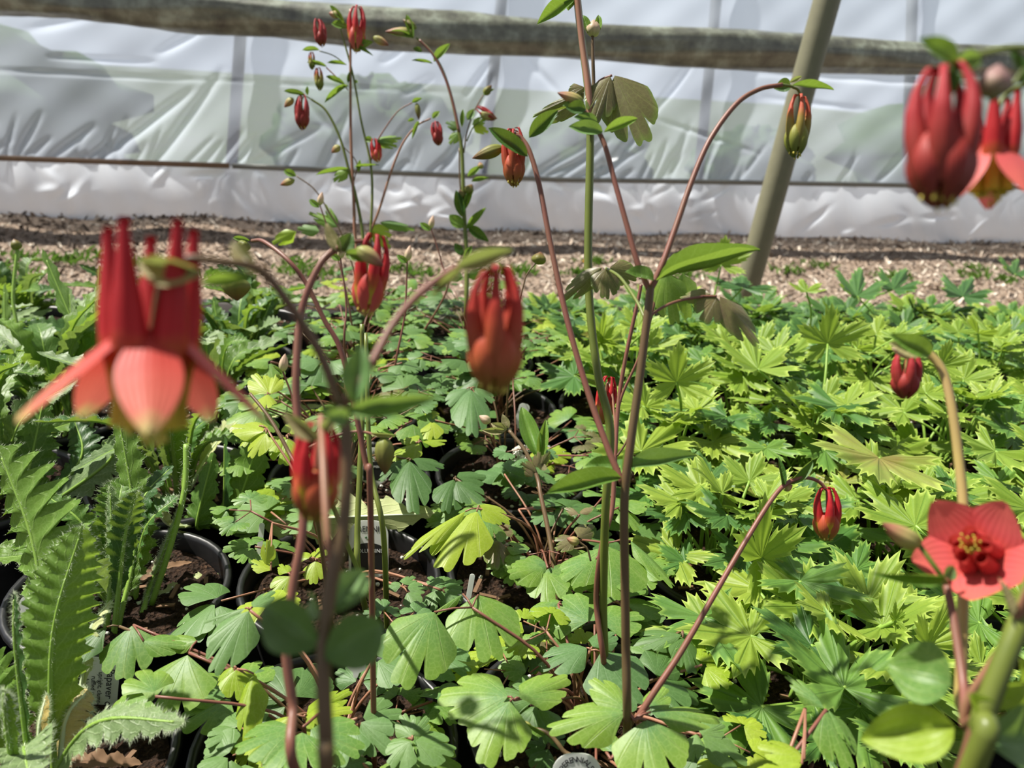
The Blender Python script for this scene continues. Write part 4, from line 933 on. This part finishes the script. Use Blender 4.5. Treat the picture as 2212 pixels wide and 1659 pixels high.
# rose flower seen from below, facing the camera
base7 = P(2112, 1196, .245); axis = nrm(CAM - base7 + np.array([0, 0, .02])); axis = nrm(axis + np.array([-.35, .1, .25])); c7 = flower(PL[B_], base7 - axis * .017, base7 + axis * .013, .0125, 1, M['petk'], M['sepk'], spin=.35, spread=1.25, sepw=1.9, label='rose flower facing the camera')
ped(B_, [(2045, 1265, .24), (2046, 1240, .245), (2075, 1205, .26)], .0009, 'sred', c7)
bud(PL[B_], P(1990, 1180, .243), P(1905, 1130, .243), .006, 'bud'); ped(B_, [(2045, 1260, .24), (2020, 1225, .24), (1985, 1176, .243)], .0008, 'sgrn')
blade(B_, 2040, 1245, 1885, 1240, 26, .238, .0, 'bract', bend=.05); blade(B_, 2040, 1245, 2065, 1225, 34, .236, 0, 'colb'); blade(B_, 2180, 1330, 2165, 1250, 22, .20, 0, 'bractp')
# tan stalk with the dark bell
B2 = (1, 1) if (1, 1) in PL else (1, 2)
K1 = (0, 1)
stem(B_, [(2000, 756, .27), (2035, 800, .268), (2056, 880, .265), (2072, 1000, .262), (2082, 1120, .258), (2080, 1300, .25), (2074, 1500, .245), (2060, 1700, .24)], .0020, .0014, 'stan')
c8 = fl(B_, (1958, 752), (1955, 862), .30, 62, 0, 'petd', 'sepd', spin=.8, stamens=False, label='small brownish red bell'); ped(B_, [(2000, 756, .27), (1985, 752, .285), (1964, 768, .30)], .0007, 'stan', c8)
blade(B_, 2010, 766, 1922, 722, 44, .268, .0, 'bract', bend=.05); blade(B_, 1990, 765, 1925, 740, 34, .272, 0, 'bractp'); bud(PL[B_], P(1975, 768, .28), P(1925, 752, .28), .0038, 'budw')
blade(B_, 2062, 1568, 1858, 1598, 118, .215, .008, 'coly', upw=(-.1, -.75, .8), bend=.1); blade(B_, 2055, 1480, 1915, 1432, 140, .235, .01, 'col', upw=(-.1, -.7, .8), bend=.1)
blade(B_, 2092, 1498, 2160, 1560, 46, .20, .0, 'coly', bend=.1); blade(B_, 2100, 1500, 2230, 1480, 60, .205, 0, 'coly', bend=.1); blade(B_, 2120, 1600, 2300, 1600, 150, .205, .01, 'colb', upw=(.1, -.7, .8)); blade(B_, 2200, 1420, 2230, 1560, 90, .22, .01, 'coly')
# --- C: tall thick green stem
Cc = (0, 2)
stem(Cc, [(1222, -260, .43), (1244, -30, .43), (1256, 80, .43), (1271, 200, .425), (1275, 300, .425), (1271, 600, .42), (1290, 800, .415), (1318, 930, .415), (1308, 1100, .42), (1303, 1300, .44), (1302, 1440, .46)], .0024, .0021, 'sgrn')
stem(Cc, [(1244, -30, .424), (1257, 90, .424), (1272, 205, .421), (1275, 290, .421)], .0019, .0016, 'spink', ground=False)
stem(Cc, [(1280, 78, .44), (1281, 130, .44), (1282, 200, .44), (1276, 300, .43)], .0011, .0010, 'sbrn', ground=False)
bud(PL[Cc], P(1281, 80, .44), P(1283, 42, .44), .0078, 'budw', 'pale blush bud'); blade(Cc, 1272, 74, 1258, 28, 18, .44, 0, 'bract'); blade(Cc, 1290, 74, 1294, 28, 16, .44, 0, 'bract')
blade(Cc, 1240, -4, 1160, 50, 34, .43, .0, 'bract', bend=.1); blade(Cc, 1232, -14, 1228, 20, 30, .43, 0, 'bract'); blade(Cc, 1250, -20, 1300, -60, 40, .43)
mb = MB(); jp = P(1322, 163, .425)
for (bx, by, tx, ty, w, dd) in ((1318, 165, 1288, 252, 74, -.012), (1328, 163, 1395, 300, 118, -.012)):
    put(mb, columbine_leaflet(hr), P(bx, by, .425), P(tx, ty, .425 + dd), w * .425 / FPX, (0, -1, .2))
mb.build('leaf', M['colp'], PL[Cc])['label'] = 'drooping purple tinged leaf'; ped(Cc, [(1274, 205, .425), (1295, 175, .428), (1322, 163, .425)], .0007, 'sred')
blade(Cc, 1262, 200, 1145, 248, 20, .44, .01, 'colp', True); blade(Cc, 1262, 210, 1165, 262, 44, .445, .01, 'colp', True, upw=(0, -.8, .3)); blade(Cc, 1262, 188, 1228, 210, 40, .44, 0, 'colp', True)
# --- D: forked brown stem
D = (0, 1); dd_ = .345
stem(D, [(1405, 618, .35), (1399, 680, .35), (1380, 830, .35), (1362, 960, .35), (1349, 1080, .352), (1350, 1250, .36), (1352, 1400, .365), (1355, 1560, .375)], .0022, .0019, 'sbrn', base=(1357, 1640))
c_ = (1403, 628, .35)
stem(D, [(1254, 232, .36), (1278, 262, .36), (1305, 310, .358), (1330, 400, .355), (1358, 500, .352), (1378, 570, .35), c_], .0014, .0011, 'sred', ground=False)
stem(D, [(1690, 183, .365), (1640, 193, .365), (1590, 225, .363), (1535, 300, .36), (1495, 390, .357), (1460, 490, .353), (1432, 568, .35), (1418, 600, .35), c_], .0016, .0011, 'sred', ground=False)
bud(PL[D], P(1262, 222, .36), P(1204, 200, .36), .0048, 'bud'); blade(D, 1262, 228, 1215, 225, 20, .36, 0, 'colb'); blade(D, 1266, 236, 1222, 232, 30, .357, 0, 'bractd', bend=.05)
blade(D, 1302, 285, 1228, 272, 32, .356, .0, 'colb', bend=.08); blade(D, 1304, 286, 1378, 255, 24, .358, .004, 'bract', bend=.04); blade(D, 1290, 262, 1240, 250, 22, .358, 0, 'colb')
c9 = fl(D, (1727, 205), (1718, 340), .37, 54, 0, 'petg', 'sepg', spin=.65, label='half green closed flower'); ped(D, [(1690, 183, .365), (1712, 188, .368), (1728, 205, .37)], .0007, 'sgrn', c9)
blade(D, 1710, 185, 1802, 194, 18, .366, .0, 'bract', bend=.02); blade(D, 1708, 182, 1674, 190, 30, .372, 0, 'bractd'); blade(D, 1704, 180, 1735, 163, 10, .37, 0, 'bractp')
blade(D, 1412, 606, 1350, 586, 40, .348, .0, 'bract', bend=.05, upw=(0, -.6, 1)); blade(D, 1418, 606, 1640, 552, 32, .348, .0, 'bract', bend=-.06, upw=(0, -.5, 1)); blade(D, 1424, 600, 1510, 560, 26, .36, .02, 'bract', bend=.05, upw=(0, -.5, 1))
mb = MB(); 
for (bx, by, tx, ty, w, d_, dd) in ((1440, 590, 1462, 700, 74, .38, 0), (1475, 590, 1490, 690, 60, .385, .005)): put(mb, columbine_leaflet(hr), P(bx, by, d_), P(tx, ty, d_ + dd), w * d_ / FPX, (0, -1, .3))
mb.build('leaf', M['col'], PL[D])
ped(D, [(1395, 690, .35), (1430, 665, .355), (1466, 650, .36), (1520, 640, .365)], .0007, 'sred'); mb = MB()
for (bx, by, tx, ty, w, dd) in ((1548, 642, 1522, 694, 78, -.004), (1535, 635, 1464, 644, 32, .01), (1555, 640, 1640, 742, 66, -.006)): put(mb, columbine_leaflet(hr), P(bx, by, .365), P(tx, ty, .365 + dd), w * .365 / FPX, (0, -1, .5))
mb.build('leaf', M['colp'], PL[D])['label'] = 'drooping leaf with dusky purple bloom'; ped(D, [(1515, 640, .365), (1548, 640, .365)], .0006, 'sred')
ped(D, [(1394, 690, .35), (1375, 650, .36), (1340, 600, .38), (1310, 580, .40)], .0008, 'sgrn'); mb = MB()
for (bx, by, tx, ty, w, dd) in ((1310, 580, 1308, 642, 66, -.006), (1300, 578, 1212, 648, 44, .0), (1318, 578, 1378, 600, 56, .0)): put(mb, columbine_leaflet(hr), P(bx, by, .40), P(tx, ty, .40 + dd), w * .40 / FPX, (0, -1, .5))
mb.build('leaf', M['colp'], PL[D])
# left arching branch of D with the flower at (1110,340)
stem(D, [(1112, 292, .39), (1128, 300, .39), (1145, 330, .388), (1165, 400, .385), (1190, 530, .38), (1225, 690, .372), (1268, 840, .365), (1310, 960, .358), (1345, 1045, .353)], .0016, .0012, 'sred', ground=False)
c10 = fl(D, (1110, 276), (1110, 402), .392, 52, 0, 'peto', 'sepo', spin=.2, label='orange closed flower with thin yellow stamens'); ped(D, [(1128, 300, .39), (1118, 288, .391), (1110, 296, .392)], .0007, 'sred', c10)
blade(D, 1140, 338, 1054, 275, 34, .384, .0, 'bractd', bend=.04); blade(D, 1143, 298, 1206, 236, 34, .388, .0, 'bractd', bend=.06); bud(PL[D], P(1088, 318, .395), P(1020, 342, .395), .0062, 'budg', 'olive bud with a pointed tip')
blade(D, 1342, 1032, 1178, 1068, 48, .352, .0, 'bract', bend=.0, upw=(0, -.6, .8)); blade(D, 1352, 1012, 1505, 988, 40, .352, .0, 'colb', bend=-.05, upw=(0, -.6, .8)); blade(D, 1338, 1010, 1262, 1000, 34, .358, .004, 'bract', upw=(0, -.6, .8)); blade(D, 1345, 1020, 1360, 965, 26, .36, .01, 'bract'); blade(D, 1360, 1005, 1444, 958, 12, .36, .01, 'colb')
# right arching branch
stem(D, [(1785, 1058, .42), (1768, 1040, .42), (1738, 1032, .418), (1700, 1044, .415), (1665, 1082, .41), (1610, 1170, .40), (1540, 1290, .39), (1470, 1410, .382), (1410, 1500, .376), (1372, 1560, .374)], .0018, .0009, 'sred', ground=False)
c11 = fl(D, (1786, 1052), (1786, 1168), .42, 60, 0, 'pet', 'sepo', spin=.6, label='red closed flower with brownish tip'); ped(D, [(1768, 1040, .42), (1782, 1052, .42), (1786, 1070, .42)], .0006, 'sred', c11)
blade(D, 1690, 1052, 1684, 986, 14, .415, 0, 'bractd'); blade(D, 1700, 1046, 1758, 992, 22, .418, .004, 'cold', bend=.05); bud(PL[D], P(1692, 1058, .417), P(1712, 1048, .417), .004, 'bud')
# red flower low behind and its stalks
c12 = fl(Cc, (1316, 812), (1300, 916), .46, 46, 0, 'pet', 'sepo', spin=.9, label='small red closed flower with pink spurs'); ped(Cc, [(1330, 1010, .44), (1330, 940, .445), (1322, 850, .455), (1312, 828, .46)], .0007, 'spink', c12)
blade(Cc, 1308, 832, 1240, 808, 24, .455, 0, 'bract', bend=.05)
stem(Cc, [(1385, 615, .45), (1378, 650, .45), (1350, 780, .45), (1335, 880, .448), (1328, 1000, .44), (1322, 1100, .435), (1300, 1180, .43), (1288, 1300, .44), (1303, 1440, .45)], .0018, .0010, 'sred')
stem(Cc, [(1425, 590, .44), (1410, 670, .44), (1385, 760, .445), (1345, 850, .448), (1332, 900, .448)], .0009, .0007, 'sred', ground=False)
stem(Cc, [(1362, 935, .44), (1350, 960, .44), (1333, 985, .44)], .0007, .0005, 'sbrn', ground=False); bud(PL[Cc], P(1360, 942, .44), P(1363, 924, .44), .0028, 'budg')
bud(PL[Cc], P(1252, 1172, .45), P(1224, 1163, .45), .005, 'bud'); ped(Cc, [(1276, 1212, .45), (1268, 1185, .45), (1250, 1170, .45)], .0006, 'sbrn')
# middle stem with young bronze leaves
C5 = (0, 2)
stem(C5, [(1100, 930, .62), (1135, 975, .61), (1160, 1030, .60), (1168, 1070, .59), (1185, 1150, .575), (1200, 1250, .56), (1212, 1390, .56)], .0022, .0014, 'sbrn')
for (bx, by, tx, ty, w, m_) in ((1158, 1020, 1125, 1000, 26, 'colp'), (1160, 1010, 1165, 975, 24, 'colp'), (1165, 1012, 1190, 975, 20, 'colp'), (1150, 1030, 1135, 1010, 24, 'colp'), (1095, 928, 1060, 915, 20, 'bractp'), (1098, 925, 1085, 895, 18, 'bractp'), (1092, 930, 1040, 930, 16, 'bractp'), (1168, 1015, 1175, 1000, 22, 'bractp')): blade(C5, bx, by, tx, ty, w, .60, 0, m_, m_ == 'colp')
bud(PL[C5], P(1060, 912, .62), P(1035, 898, .62), .007, 'budw'); blade(C5, 1165, 990, 1125, 875, 40, .64, .02, 'col', bend=.1); blade(C5, 1165, 992, 1180, 905, 24, .64, 0, 'bract')
K3 = (0, 3); stem(K3, [(1130, 620, .70), (1140, 590, .70), (1165, 560, .70)][::-1] + [(1110, 700, .70), (1100, 800, .70)], .0009, .0006, 'sbrn'); bud(PL[K3], P(1163, 572, .70), P(1168, 544, .70), .013, 'budg', 'dark olive bud cluster')
# bud on the left lower: olive drop at (828,985)
K2 = (-1, 2); bud(PL[K2], P(828, 942, .36), P(832, 1026, .36), .0085, 'budg', 'olive drop shaped bud'); ped(K2, [(640, 985, .36), (700, 950, .36), (770, 932, .36), (826, 944, .36)], .0007, 'spink'); blade(K2, 800, 936, 858, 942, 10, .36, 0, 'bractp')
stem(K2, [(640, 985, .36), (700, 1050, .37), (760, 1200, .40)], .0014, .0009, 'sgrn')
stem(K2, [(782, 700, .5), (784, 850, .5), (778, 1000, .49), (772, 1150, .48), (775, 1240, .48)], .0022, .0016, 'sgrn'); stem(K2, [(790, 720, .5), (800, 1000, .49), (828, 1150, .48)], .0020, .0014, 'sgrn')
stem(K2, [(540, 850, .5), (580, 900, .49), (620, 970, .48), (680, 1100, .47)], .0016, .001, 'sbrn')
stem(A2, [(1112, 1560, .40), (1140, 1572, .395), (1180, 1582, .39), (1215, 1620, .385), (1240, 1680, .38)], .0013, .0009, 'sbrn'); bud(PL[A2], P(1150, 1570, .395), P(1108, 1573, .395), .0055, 'bud'); blade(A2, 1180, 1585, 1128, 1562, 16, .39, 0, 'bract')
# more thin stems with buds among the middle rows
ms = random.Random(5)
for key, top, bt, d in (((-1, 4), (880, 560), (852, 800), .78), ((-1, 4), (735, 555), (745, 760), .74), ((-1, 5), (690, 440), (760, 700), .92), ((-1, 5), (930, 490), (960, 640), .95), ((-1, 3), (610, 800), (640, 930), .66)):
    stem(key, [(top[0], top[1], d), ((top[0] + bt[0]) / 2 + 8, (top[1] + bt[1]) / 2, d), (bt[0], bt[1], d)], .0014, .0008, 'sred'); bud(PL[key], P(top[0], top[1] + 4, d), P(top[0] + 6, top[1] - 34 * .7 / d, d), .009 * .8, 'budw'); blade(key, top[0], top[1] + 8, top[0] - 24, top[1] - 10, 14, d)
# --- E and F: the tall thin pair against the film
E_, F_ = (-1, 6), (0, 6); de = 1.02; df = 1.04
def S_(key, pts, r0, r1, m, d, g=True): stem(key, [(x, y, d) for x, y in pts], r0, r1, m, ground=g, ns=6)
S_(E_, [(757, 20), (757, 150), (758, 300), (764, 430), (768, 520), (785, 640)], .0028, .0016, 'spink', de)
S_(E_, [(735, 60), (762, 160), (780, 260), (800, 350), (804, 420), (800, 510), (790, 640)], .0022, .0012, 'sgrn', de)
S_(E_, [(672, 214), (705, 240), (735, 300), (754, 370), (770, 430), (784, 510), (790, 620)], .0026, .0014, 'sgrn', de)
S_(E_, [(930, 256), (900, 272), (870, 310), (845, 370), (820, 450), (800, 500)], .0018, .0012, 'spink', de, False)
S_(E_, [(890, 222), (860, 240), (830, 280), (812, 312), (800, 350)], .0011, .0008, 'sred', de, False)
S_(E_, [(640, 380), (680, 410), (712, 460), (740, 510), (770, 600)], .0012, .0008, 'sbrn', de, False)
S_(E_, [(748, 140), (720, 120), (690, 110)], .0009, .0007, 'sgrn', de, False); S_(E_, [(752, 195), (730, 170), (705, 146)], .0009, .0007, 'spink', de, False)
S_(E_, [(735, 310), (770, 350), (765, 390)], .0008, .0006, 'sbrn', de, False)
def far_fl(key, top, bot, w, pm, sm, d, lab=None, op=0): return fl(key, top, bot, d, w, op, pm, sm, hi=False, label=lab)
far_fl(E_, (772, 12), (770, 112), 40, 'pet', 'sep', de, 'red flower at the top of the main stem'); far_fl(E_, (686, 42), (696, 100), 28, 'petd', 'sepd', de)
cA = far_fl(E_, (652, 205), (653, 280), 33, 'petd', 'sepd', de, 'dark red nodding flower'); ped(E_, [(672, 214, de), (660, 208, de), (653, 215, de)], .0008, 'sgrn', cA)
far_fl(E_, (940, 262), (948, 314), 25, 'petd', 'sepd', de); far_fl(E_, (808, 300), (816, 350), 26, 'pet', 'sep', de); far_fl(E_, (673, 112), (674, 150), 15, 'petg', 'sepg', de); far_fl(E_, (687, 146), (691, 195), 20, 'petg', 'sepg', de)
bud(PL[E_], P(900, 222, de), P(905, 260, de), .007, 'budg'); bud(PL[E_], P(735, 315, de), P(716, 330, de), .009, 'bud'); bud(PL[E_], P(637, 388, de), P(605, 400, de), .009, 'bud'); bud(PL[E_], P(634, 212, de), P(614, 232, de), .009, 'bud')
bud(PL[E_], P(805, 80, de), P(840, 98, de), .010, 'bud'); bud(PL[E_], P(735, 35, de), P(710, 28, de), .009, 'bud')
for (bx, by, tx, ty, w, m_, lo) in [(752, 185, 700, 222, 14, 'bract', 0), (745, 182, 703, 164, 12, 'bract', 0), (748, 140, 706, 135, 9, 'bract', 0), (660, 206, 612, 196, 12, 'bractd', 0), (665, 206, 664, 186, 8, 'bract', 0), (762, 108, 806, 90, 22, 'bract', 0), (752, 60, 715, 50, 18, 'bract', 0), (745, 50, 712, 10, 12, 'bract', 0),
        (768, 100, 806, 120, 8, 'bract', 0), (690, 108, 652, 108, 11, 'bract', 0), (706, 144, 662, 134, 10, 'bract', 0), (812, 305, 868, 296, 20, 'col', 1), (812, 306, 858, 315, 18, 'col', 1), (805, 303, 786, 300, 14, 'bract', 0), (934, 256, 950, 240, 12, 'bract', 0), (890, 222, 912, 212, 10, 'bract', 0), (895, 258, 880, 262, 8, 'bract', 0),
        (754, 365, 680, 378, 10, 'bract', 0), (752, 368, 718, 390, 26, 'col', 1), (765, 362, 820, 356, 6, 'bract', 0), (640, 380, 612, 368, 16, 'bract', 0), (775, 372, 778, 345, 10, 'bract', 0), (905, 262, 890, 300, 9, 'bract', 0), (752, 180, 760, 150, 8, 'bractd', 0), (768, 180, 770, 172, 10, 'bract', 0),
        (730, 490, 665, 458, 26, 'col', 1), (728, 492, 700, 440, 20, 'col', 1), (640, 500, 585, 525, 30, 'coly', 1), (690, 500, 640, 492, 26, 'colb', 1), (800, 490, 845, 510, 30, 'coly', 1), (820, 480, 895, 495, 20, 'colb', 1), (800, 500, 842, 535, 26, 'coly', 1), (745, 760, 700, 770, 30, 'coly', 1)]: blade(E_, bx, by, tx, ty, w, de, 0, m_, bool(lo), bend=.05)
S_(F_, [(900, 82), (930, 110), (955, 150), (975, 210), (990, 280), (998, 330), (1002, 450), (1008, 560), (1008, 690)], .0034, .0016, 'sgrn', df)
S_(F_, [(906, 86), (935, 118), (960, 165), (978, 220), (992, 285)], .0020, .0014, 'sred', df - .006, False)
S_(F_, [(1044, 205), (1022, 245), (1008, 290), (1002, 330)], .0011, .0009, 'sbrn', df, False); S_(F_, [(1040, 260), (1022, 275), (1008, 305)], .0010, .0008, 'sgrn', df, False); S_(F_, [(992, 320), (994, 400), (1004, 470), (1003, 560)], .0013, .001, 'sbrn', df + .01, False)
for (x0, y0, x1, y1, w, m_) in [(895, 70, 832, 68, .011, 'bud'), (900, 62, 870, 42, .009, 'budg'), (1046, 205, 1062, 184, .010, 'budg'), (1040, 365, 1036, 350, .008, 'bud'), (1008, 420, 1020, 398, .013, 'budg'), (1004, 430, 992, 410, .010, 'budg')]: bud(PL[F_], P(x0, y0, df), P(x1, y1, df), w, m_)
bud(PL[F_], P(1036, 245, df), P(1074, 256, df), .012, 'bud')
far_fl(F_, (1030, 232), (1070, 258), 20, 'petd', 'sepd', df, 'dark red flower bud lying sideways')
for (bx, by, tx, ty, w, m_, lo) in [(893, 84, 878, 30, 16, 'bract', 0), (892, 82, 836, 70, 14, 'bract', 0), (937, 134, 972, 94, 18, 'bract', 0), (935, 138, 888, 130, 7, 'bract', 0), (912, 112, 892, 104, 12, 'bractd', 0), (1044, 206, 1068, 192, 8, 'bract', 0), (994, 278, 962, 262, 22, 'cold', 1), (992, 285, 970, 310, 24, 'col', 1), (998, 275, 1000, 235, 10, 'bract', 0), (1020, 270, 1050, 255, 22, 'col', 1), (1022, 272, 1055, 285, 20, 'coly', 1), (1010, 260, 1025, 235, 16, 'colb', 0),
        (1010, 382, 1040, 358, 14, 'bract', 0), (1018, 392, 1058, 384, 10, 'bract', 0), (1000, 470, 985, 410, 22, 'bractd', 0), (1003, 455, 1022, 400, 14, 'bract', 0), (1001, 492, 970, 464, 26, 'bract', 0), (1008, 495, 1050, 448, 16, 'bract', 0), (1012, 490, 1056, 522, 22, 'bractd', 0), (1000, 552, 982, 525, 18, 'bractd', 0), (1004, 560, 1020, 530, 14, 'bract', 0), (1000, 600, 960, 590, 24, 'colb', 1), (1008, 600, 1050, 580, 24, 'col', 1)]: blade(F_, bx, by, tx, ty, w, df, 0, m_, bool(lo), bend=.05)

# ------------------------------------------------------------------ plant labels
def text_mesh(body, size, m, parent, Mx, name):
    cu = bpy.data.curves.new(name, 'FONT'); cu.body = body; cu.size = size; cu.extrude = .00008; cu.align_x = 'CENTER'; cu.align_y = 'CENTER'; cu.resolution_u = 3
    ob = bpy.data.objects.new(name, cu); col.objects.link(ob); dg = bpy.context.evaluated_depsgraph_get(); dg.update(); me = bpy.data.meshes.new_from_object(ob.evaluated_get(dg)); bpy.data.objects.remove(ob); bpy.data.curves.remove(cu)
    me.materials.clear(); me.materials.append(m); o = bpy.data.objects.new(name, me); col.objects.link(o); o.parent = parent; o.matrix_local = Mx; return o
def tagx(center, up, w, h, rad, label, m='white', stake=.05, cat='plant label'):
    """flat plastic tag; local x right, y up; faces the camera side"""
    center = np.asarray(center); y = nrm(up); nn = nrm(-cF - y * (-cF @ y)); x = np.cross(y, nn)
    o = empty('plant_label', center, label, cat, 'printed plant labels stuck in the pots'); OFF[o.name] = tuple(center)
    Rm = Matrix(((x[0], y[0], nn[0]), (x[1], y[1], nn[1]), (x[2], y[2], nn[2]))).to_4x4()
    pts = []; 
    for (cx, cy, a0) in ((w / 2 - rad, h / 2 - rad, 0), (-w / 2 + rad, h / 2 - rad, 90)):
        for k in range(9): a = math.radians(a0 + k * 90 / 8); pts.append((cx + rad * math.cos(a), cy + rad * math.sin(a)))
    pts += [(-w / 2, -h / 2), (-w / 2 * .35, -h / 2 - stake * .4), (-.001, -h / 2 - stake), (.001, -h / 2 - stake), (w / 2 * .35, -h / 2 - stake * .4), (w / 2, -h / 2)]
    mb = MB(); n = len(pts); V = [center + x * p[0] + y * p[1] + nn * z for z in (0, -.0006) for p in pts]
    mb.add(V, [tuple(range(n)), tuple(range(2 * n - 1, n - 1, -1))] + [(i, (i + 1) % n, n + (i + 1) % n, n + i) for i in range(n)]); mb.build('stake', M[m], o, smooth=False)
    return o, Rm, x, y, nn
def tx(o, Rm, body, size, px_, py_, m, name='lettering', rot=0, sx=1.0, z=.0002):
    return text_mesh(body, size, M[m], o, Rm @ Matrix.Translation((px_, py_, z)) @ Matrix.Rotation(rot, 4, 'Z') @ Matrix.Diagonal((sx, 1, 1, 1)), name)
# poppy label, lettering turned a quarter
d_ = .47; o, Rm, x_, y_, n_ = tagx(P(214, 1480, d_), nrm(P(232, 1400, d_) - P(224, 1500, d_)), .0235, .034, .004, 'white label printed Papaver, partly hidden in the front left poppy pot', stake=.03)
tx(o, Rm, 'Papaver o', .0068, .0065, -.001, 'ink', rot=-math.pi / 2, sx=.85); tx(o, Rm, 'upright, clump-', .0042, .0006, -.002, 'ink', rot=-math.pi / 2, sx=.8); tx(o, Rm, 'ruffled spri', .0042, -.0036, -.002, 'ink', rot=-math.pi / 2, sx=.8); tx(o, Rm, 'black ce', .0042, -.0080, -.002, 'ink', rot=-math.pi / 2, sx=.8)
def dep_at(x, y, z): return proj(G(x, y, z))[2]
def columbine_tag(px_, py_, d, s, label, txt1='RENNI', txt2='COLUMBINE', tilt=0):
    o, Rm, x_, y_, n_ = tagx(P(px_, py_, d), nrm(cU + cR * tilt), .029 * s, .038 * s, .011 * s, label, stake=.012)
    tx(o, Rm, txt1, .0062 * s, 0, .0125 * s, 'ink', sx=.9)
    for k, (fx, fy) in enumerate(((-.0018, 0), (.0015, .0006), (0, -.0014), (.0028, -.001))):   # little flower emblem
        mb = MB(); q = P(px_, py_, d) + x_ * fx * s + y_ * (.0065 + fy) * s + n_ * .0002; ellipsoid(mb, q, n_, .0009 * s, .0001, 8, 4); mb.build('emblem', M['redink' if k % 2 else 'grnink'], o)
    pts = [(-.0125, -.019), (.0125, -.019), (.0125, -.004)] + [(.0125 * math.cos(a), -.004 + .0065 * math.sin(a)) for a in np.linspace(0.1, math.pi - .1, 12)] + [(-.0125, -.004)]
    mb = MB(); mb.add([P(px_, py_, d) + x_ * a * s + y_ * b * s + n_ * .00015 for a, b in pts], [tuple(range(len(pts)))]); mb.build('black_panel', M['black'], o, smooth=False)
    tx(o, Rm, txt2, .0040 * s, 0, -.0035 * s, 'wink', sx=.95, z=.0004)
    return o
columbine_tag(796, 1180, dep_at(796, 1180, .158), 1.05, 'black and white label reading COLUMBINE behind the blurred brown stems'.replace('COLUMBINE', 'columbine'), 'RENNI')
columbine_tag(808, 1002, dep_at(808, 1002, .158), .8, 'small black and white columbine label half hidden left of the olive bud', 'REN', 'COLUMN'[:5] + 'BINE')
o, Rm, x_, y_, n_ = tagx(P(1246, 1672, .37), nrm(cU), .024, .020, .0098, 'round topped white label at the bottom edge, centre', stake=.04)
for ch, a in zip('PERENNIALS', np.linspace(62, -62, 10)): tx(o, Rm, ch, .0040, .0078 * math.sin(math.radians(-a)), -.0008 + .0078 * math.cos(math.radians(a)), 'ink', rot=math.radians(a))
for (a_, b_, d, w, lab) in (((1021, 1240), (1012, 1290), .50, .0035, 'white label seen edge on, right of the small blue green leaves'), ((566, 1130), (560, 1190), .58, .004, 'white label seen edge on beside the poppy stalks'), ((1135, 872), (1122, 915), .78, .011, 'white label standing among dark leaves under the half closed orange flower'), ((775, 1405), (770, 1445), .42, .010, 'white label mostly hidden below the nearest dark leaves'), ((62, 1290), (52, 1312), .48, .008, 'pale label behind the large jagged poppy leaf at left'), ((1775, 1470), (1775, 1480), .3, .0, None)):
    if lab is None: continue
    A_, B__ = P(*a_, d), P(*b_, d); tagx((A_ + B__) / 2, A_ - B__, w, np.linalg.norm(A_ - B__), min(w * .45, .004), lab, stake=.005)
mb = MB()
pk = random.Random(9)
# ------------------------------------------------------------------ weeds on the path
WPX = [(60, 560), (130, 568), (215, 560), (300, 575), (640, 590), (655, 575), (700, 600), (880, 588), (930, 600), (1085, 596), (1130, 590), (1250, 596), (1290, 570), (1480, 600), (1700, 590), (1760, 580), (2100, 585), (2110, 600), (2170, 610), (470, 600), (20, 590), (1920, 600)]
WL = ['at the far left of the path', 'beyond the upright poppy leaf, left', 'behind the foreground flower spur', 'behind the foreground flower', 'left of the red hanging flower', 'between the thin stems, left', 'just left of the red hanging flower', 'right of the red hanging flower', 'behind the thin stem with one bud', 'left of the half closed orange flower', 'behind the half closed orange flower', 'below the yellow dandelion', 'right of the yellow dandelion', 'left of the leaning pole', 'right of the leaning pole', 'a little right of the leaning pole', 'near the right edge, farther one', 'near the right edge, nearer one', 'at the right edge of the path', 'beside the foreground bract', 'at the left edge of the picture', 'behind the dark delphinium tops']
for (x, y), wl_ in zip(WPX, WL):
    c = G(x, y, 0)
    if toUV(c)[1] < VB + .05: c = c + e2 * (VB + .06 - toUV(c)[1])
    mb = MB()
    for k in range(34):
        an = pk.uniform(0, 6.28); rr = pk.uniform(0, .045); B = c + np.array([math.cos(an) * rr * 1.5, math.sin(an) * rr, .002]); T = B + np.array([jitter(pk, .02), jitter(pk, .02), pk.uniform(.008, .028)]); put(mb, simple_blade(pk, False), B, T, pk.uniform(.003, .007), (0, -1, .6))
    o = mb.build('weed_tuft', M['weed'], origin=tuple(c)); tag(o, 'small green weed tuft on the path ' + wl_, 'weed', 'weeds growing along the path')
c = G(1262, 582, .0); t = thing('dandelion', tuple(c), 'tiny yellow dandelion flowering on the chip path in the centre', 'flower'); mb = MB(); tube(mb, [c, c + np.array([0, 0, .02])], .0012, 5); mb.build('stem', M['slime'], t)
mb = MB()
for k in range(30): an = k * 2.4; r_ = .0003 * k + .001; put(mb, simple_blade(pk, False), c + np.array([0, 0, .02]), c + np.array([math.cos(an) * r_ * 1.2, math.sin(an) * r_ * 1.2, .028 - r_ * .3]), .003, (0, 0, 1))
mb.build('flower_head', M['yel'], t)
# white jasmine-like tiny blossoms near (1135,985)
mb = MB(); t = PL[(0, 3)]
for k in range(16):
    q = P(1125 + pk.uniform(-14, 26), 985 + pk.uniform(-18, 22), .66); nn = nrm([jitter(pk, 1), -1, jitter(pk, 1) + .5])
    for j in range(5): a = j * 1.256; s = nrm(np.cross(nn, [0, 0, 1])); u_ = np.cross(nn, s); put(mb, simple_blade(pk, False), q, q + (s * math.cos(a) + u_ * math.sin(a)) * .004, .003, nn)
mb.build('blossom', M['perl'], t)['label'] = 'cluster of tiny white blossoms'
print('objects', len(bpy.data.objects), 'plants', len(PL))
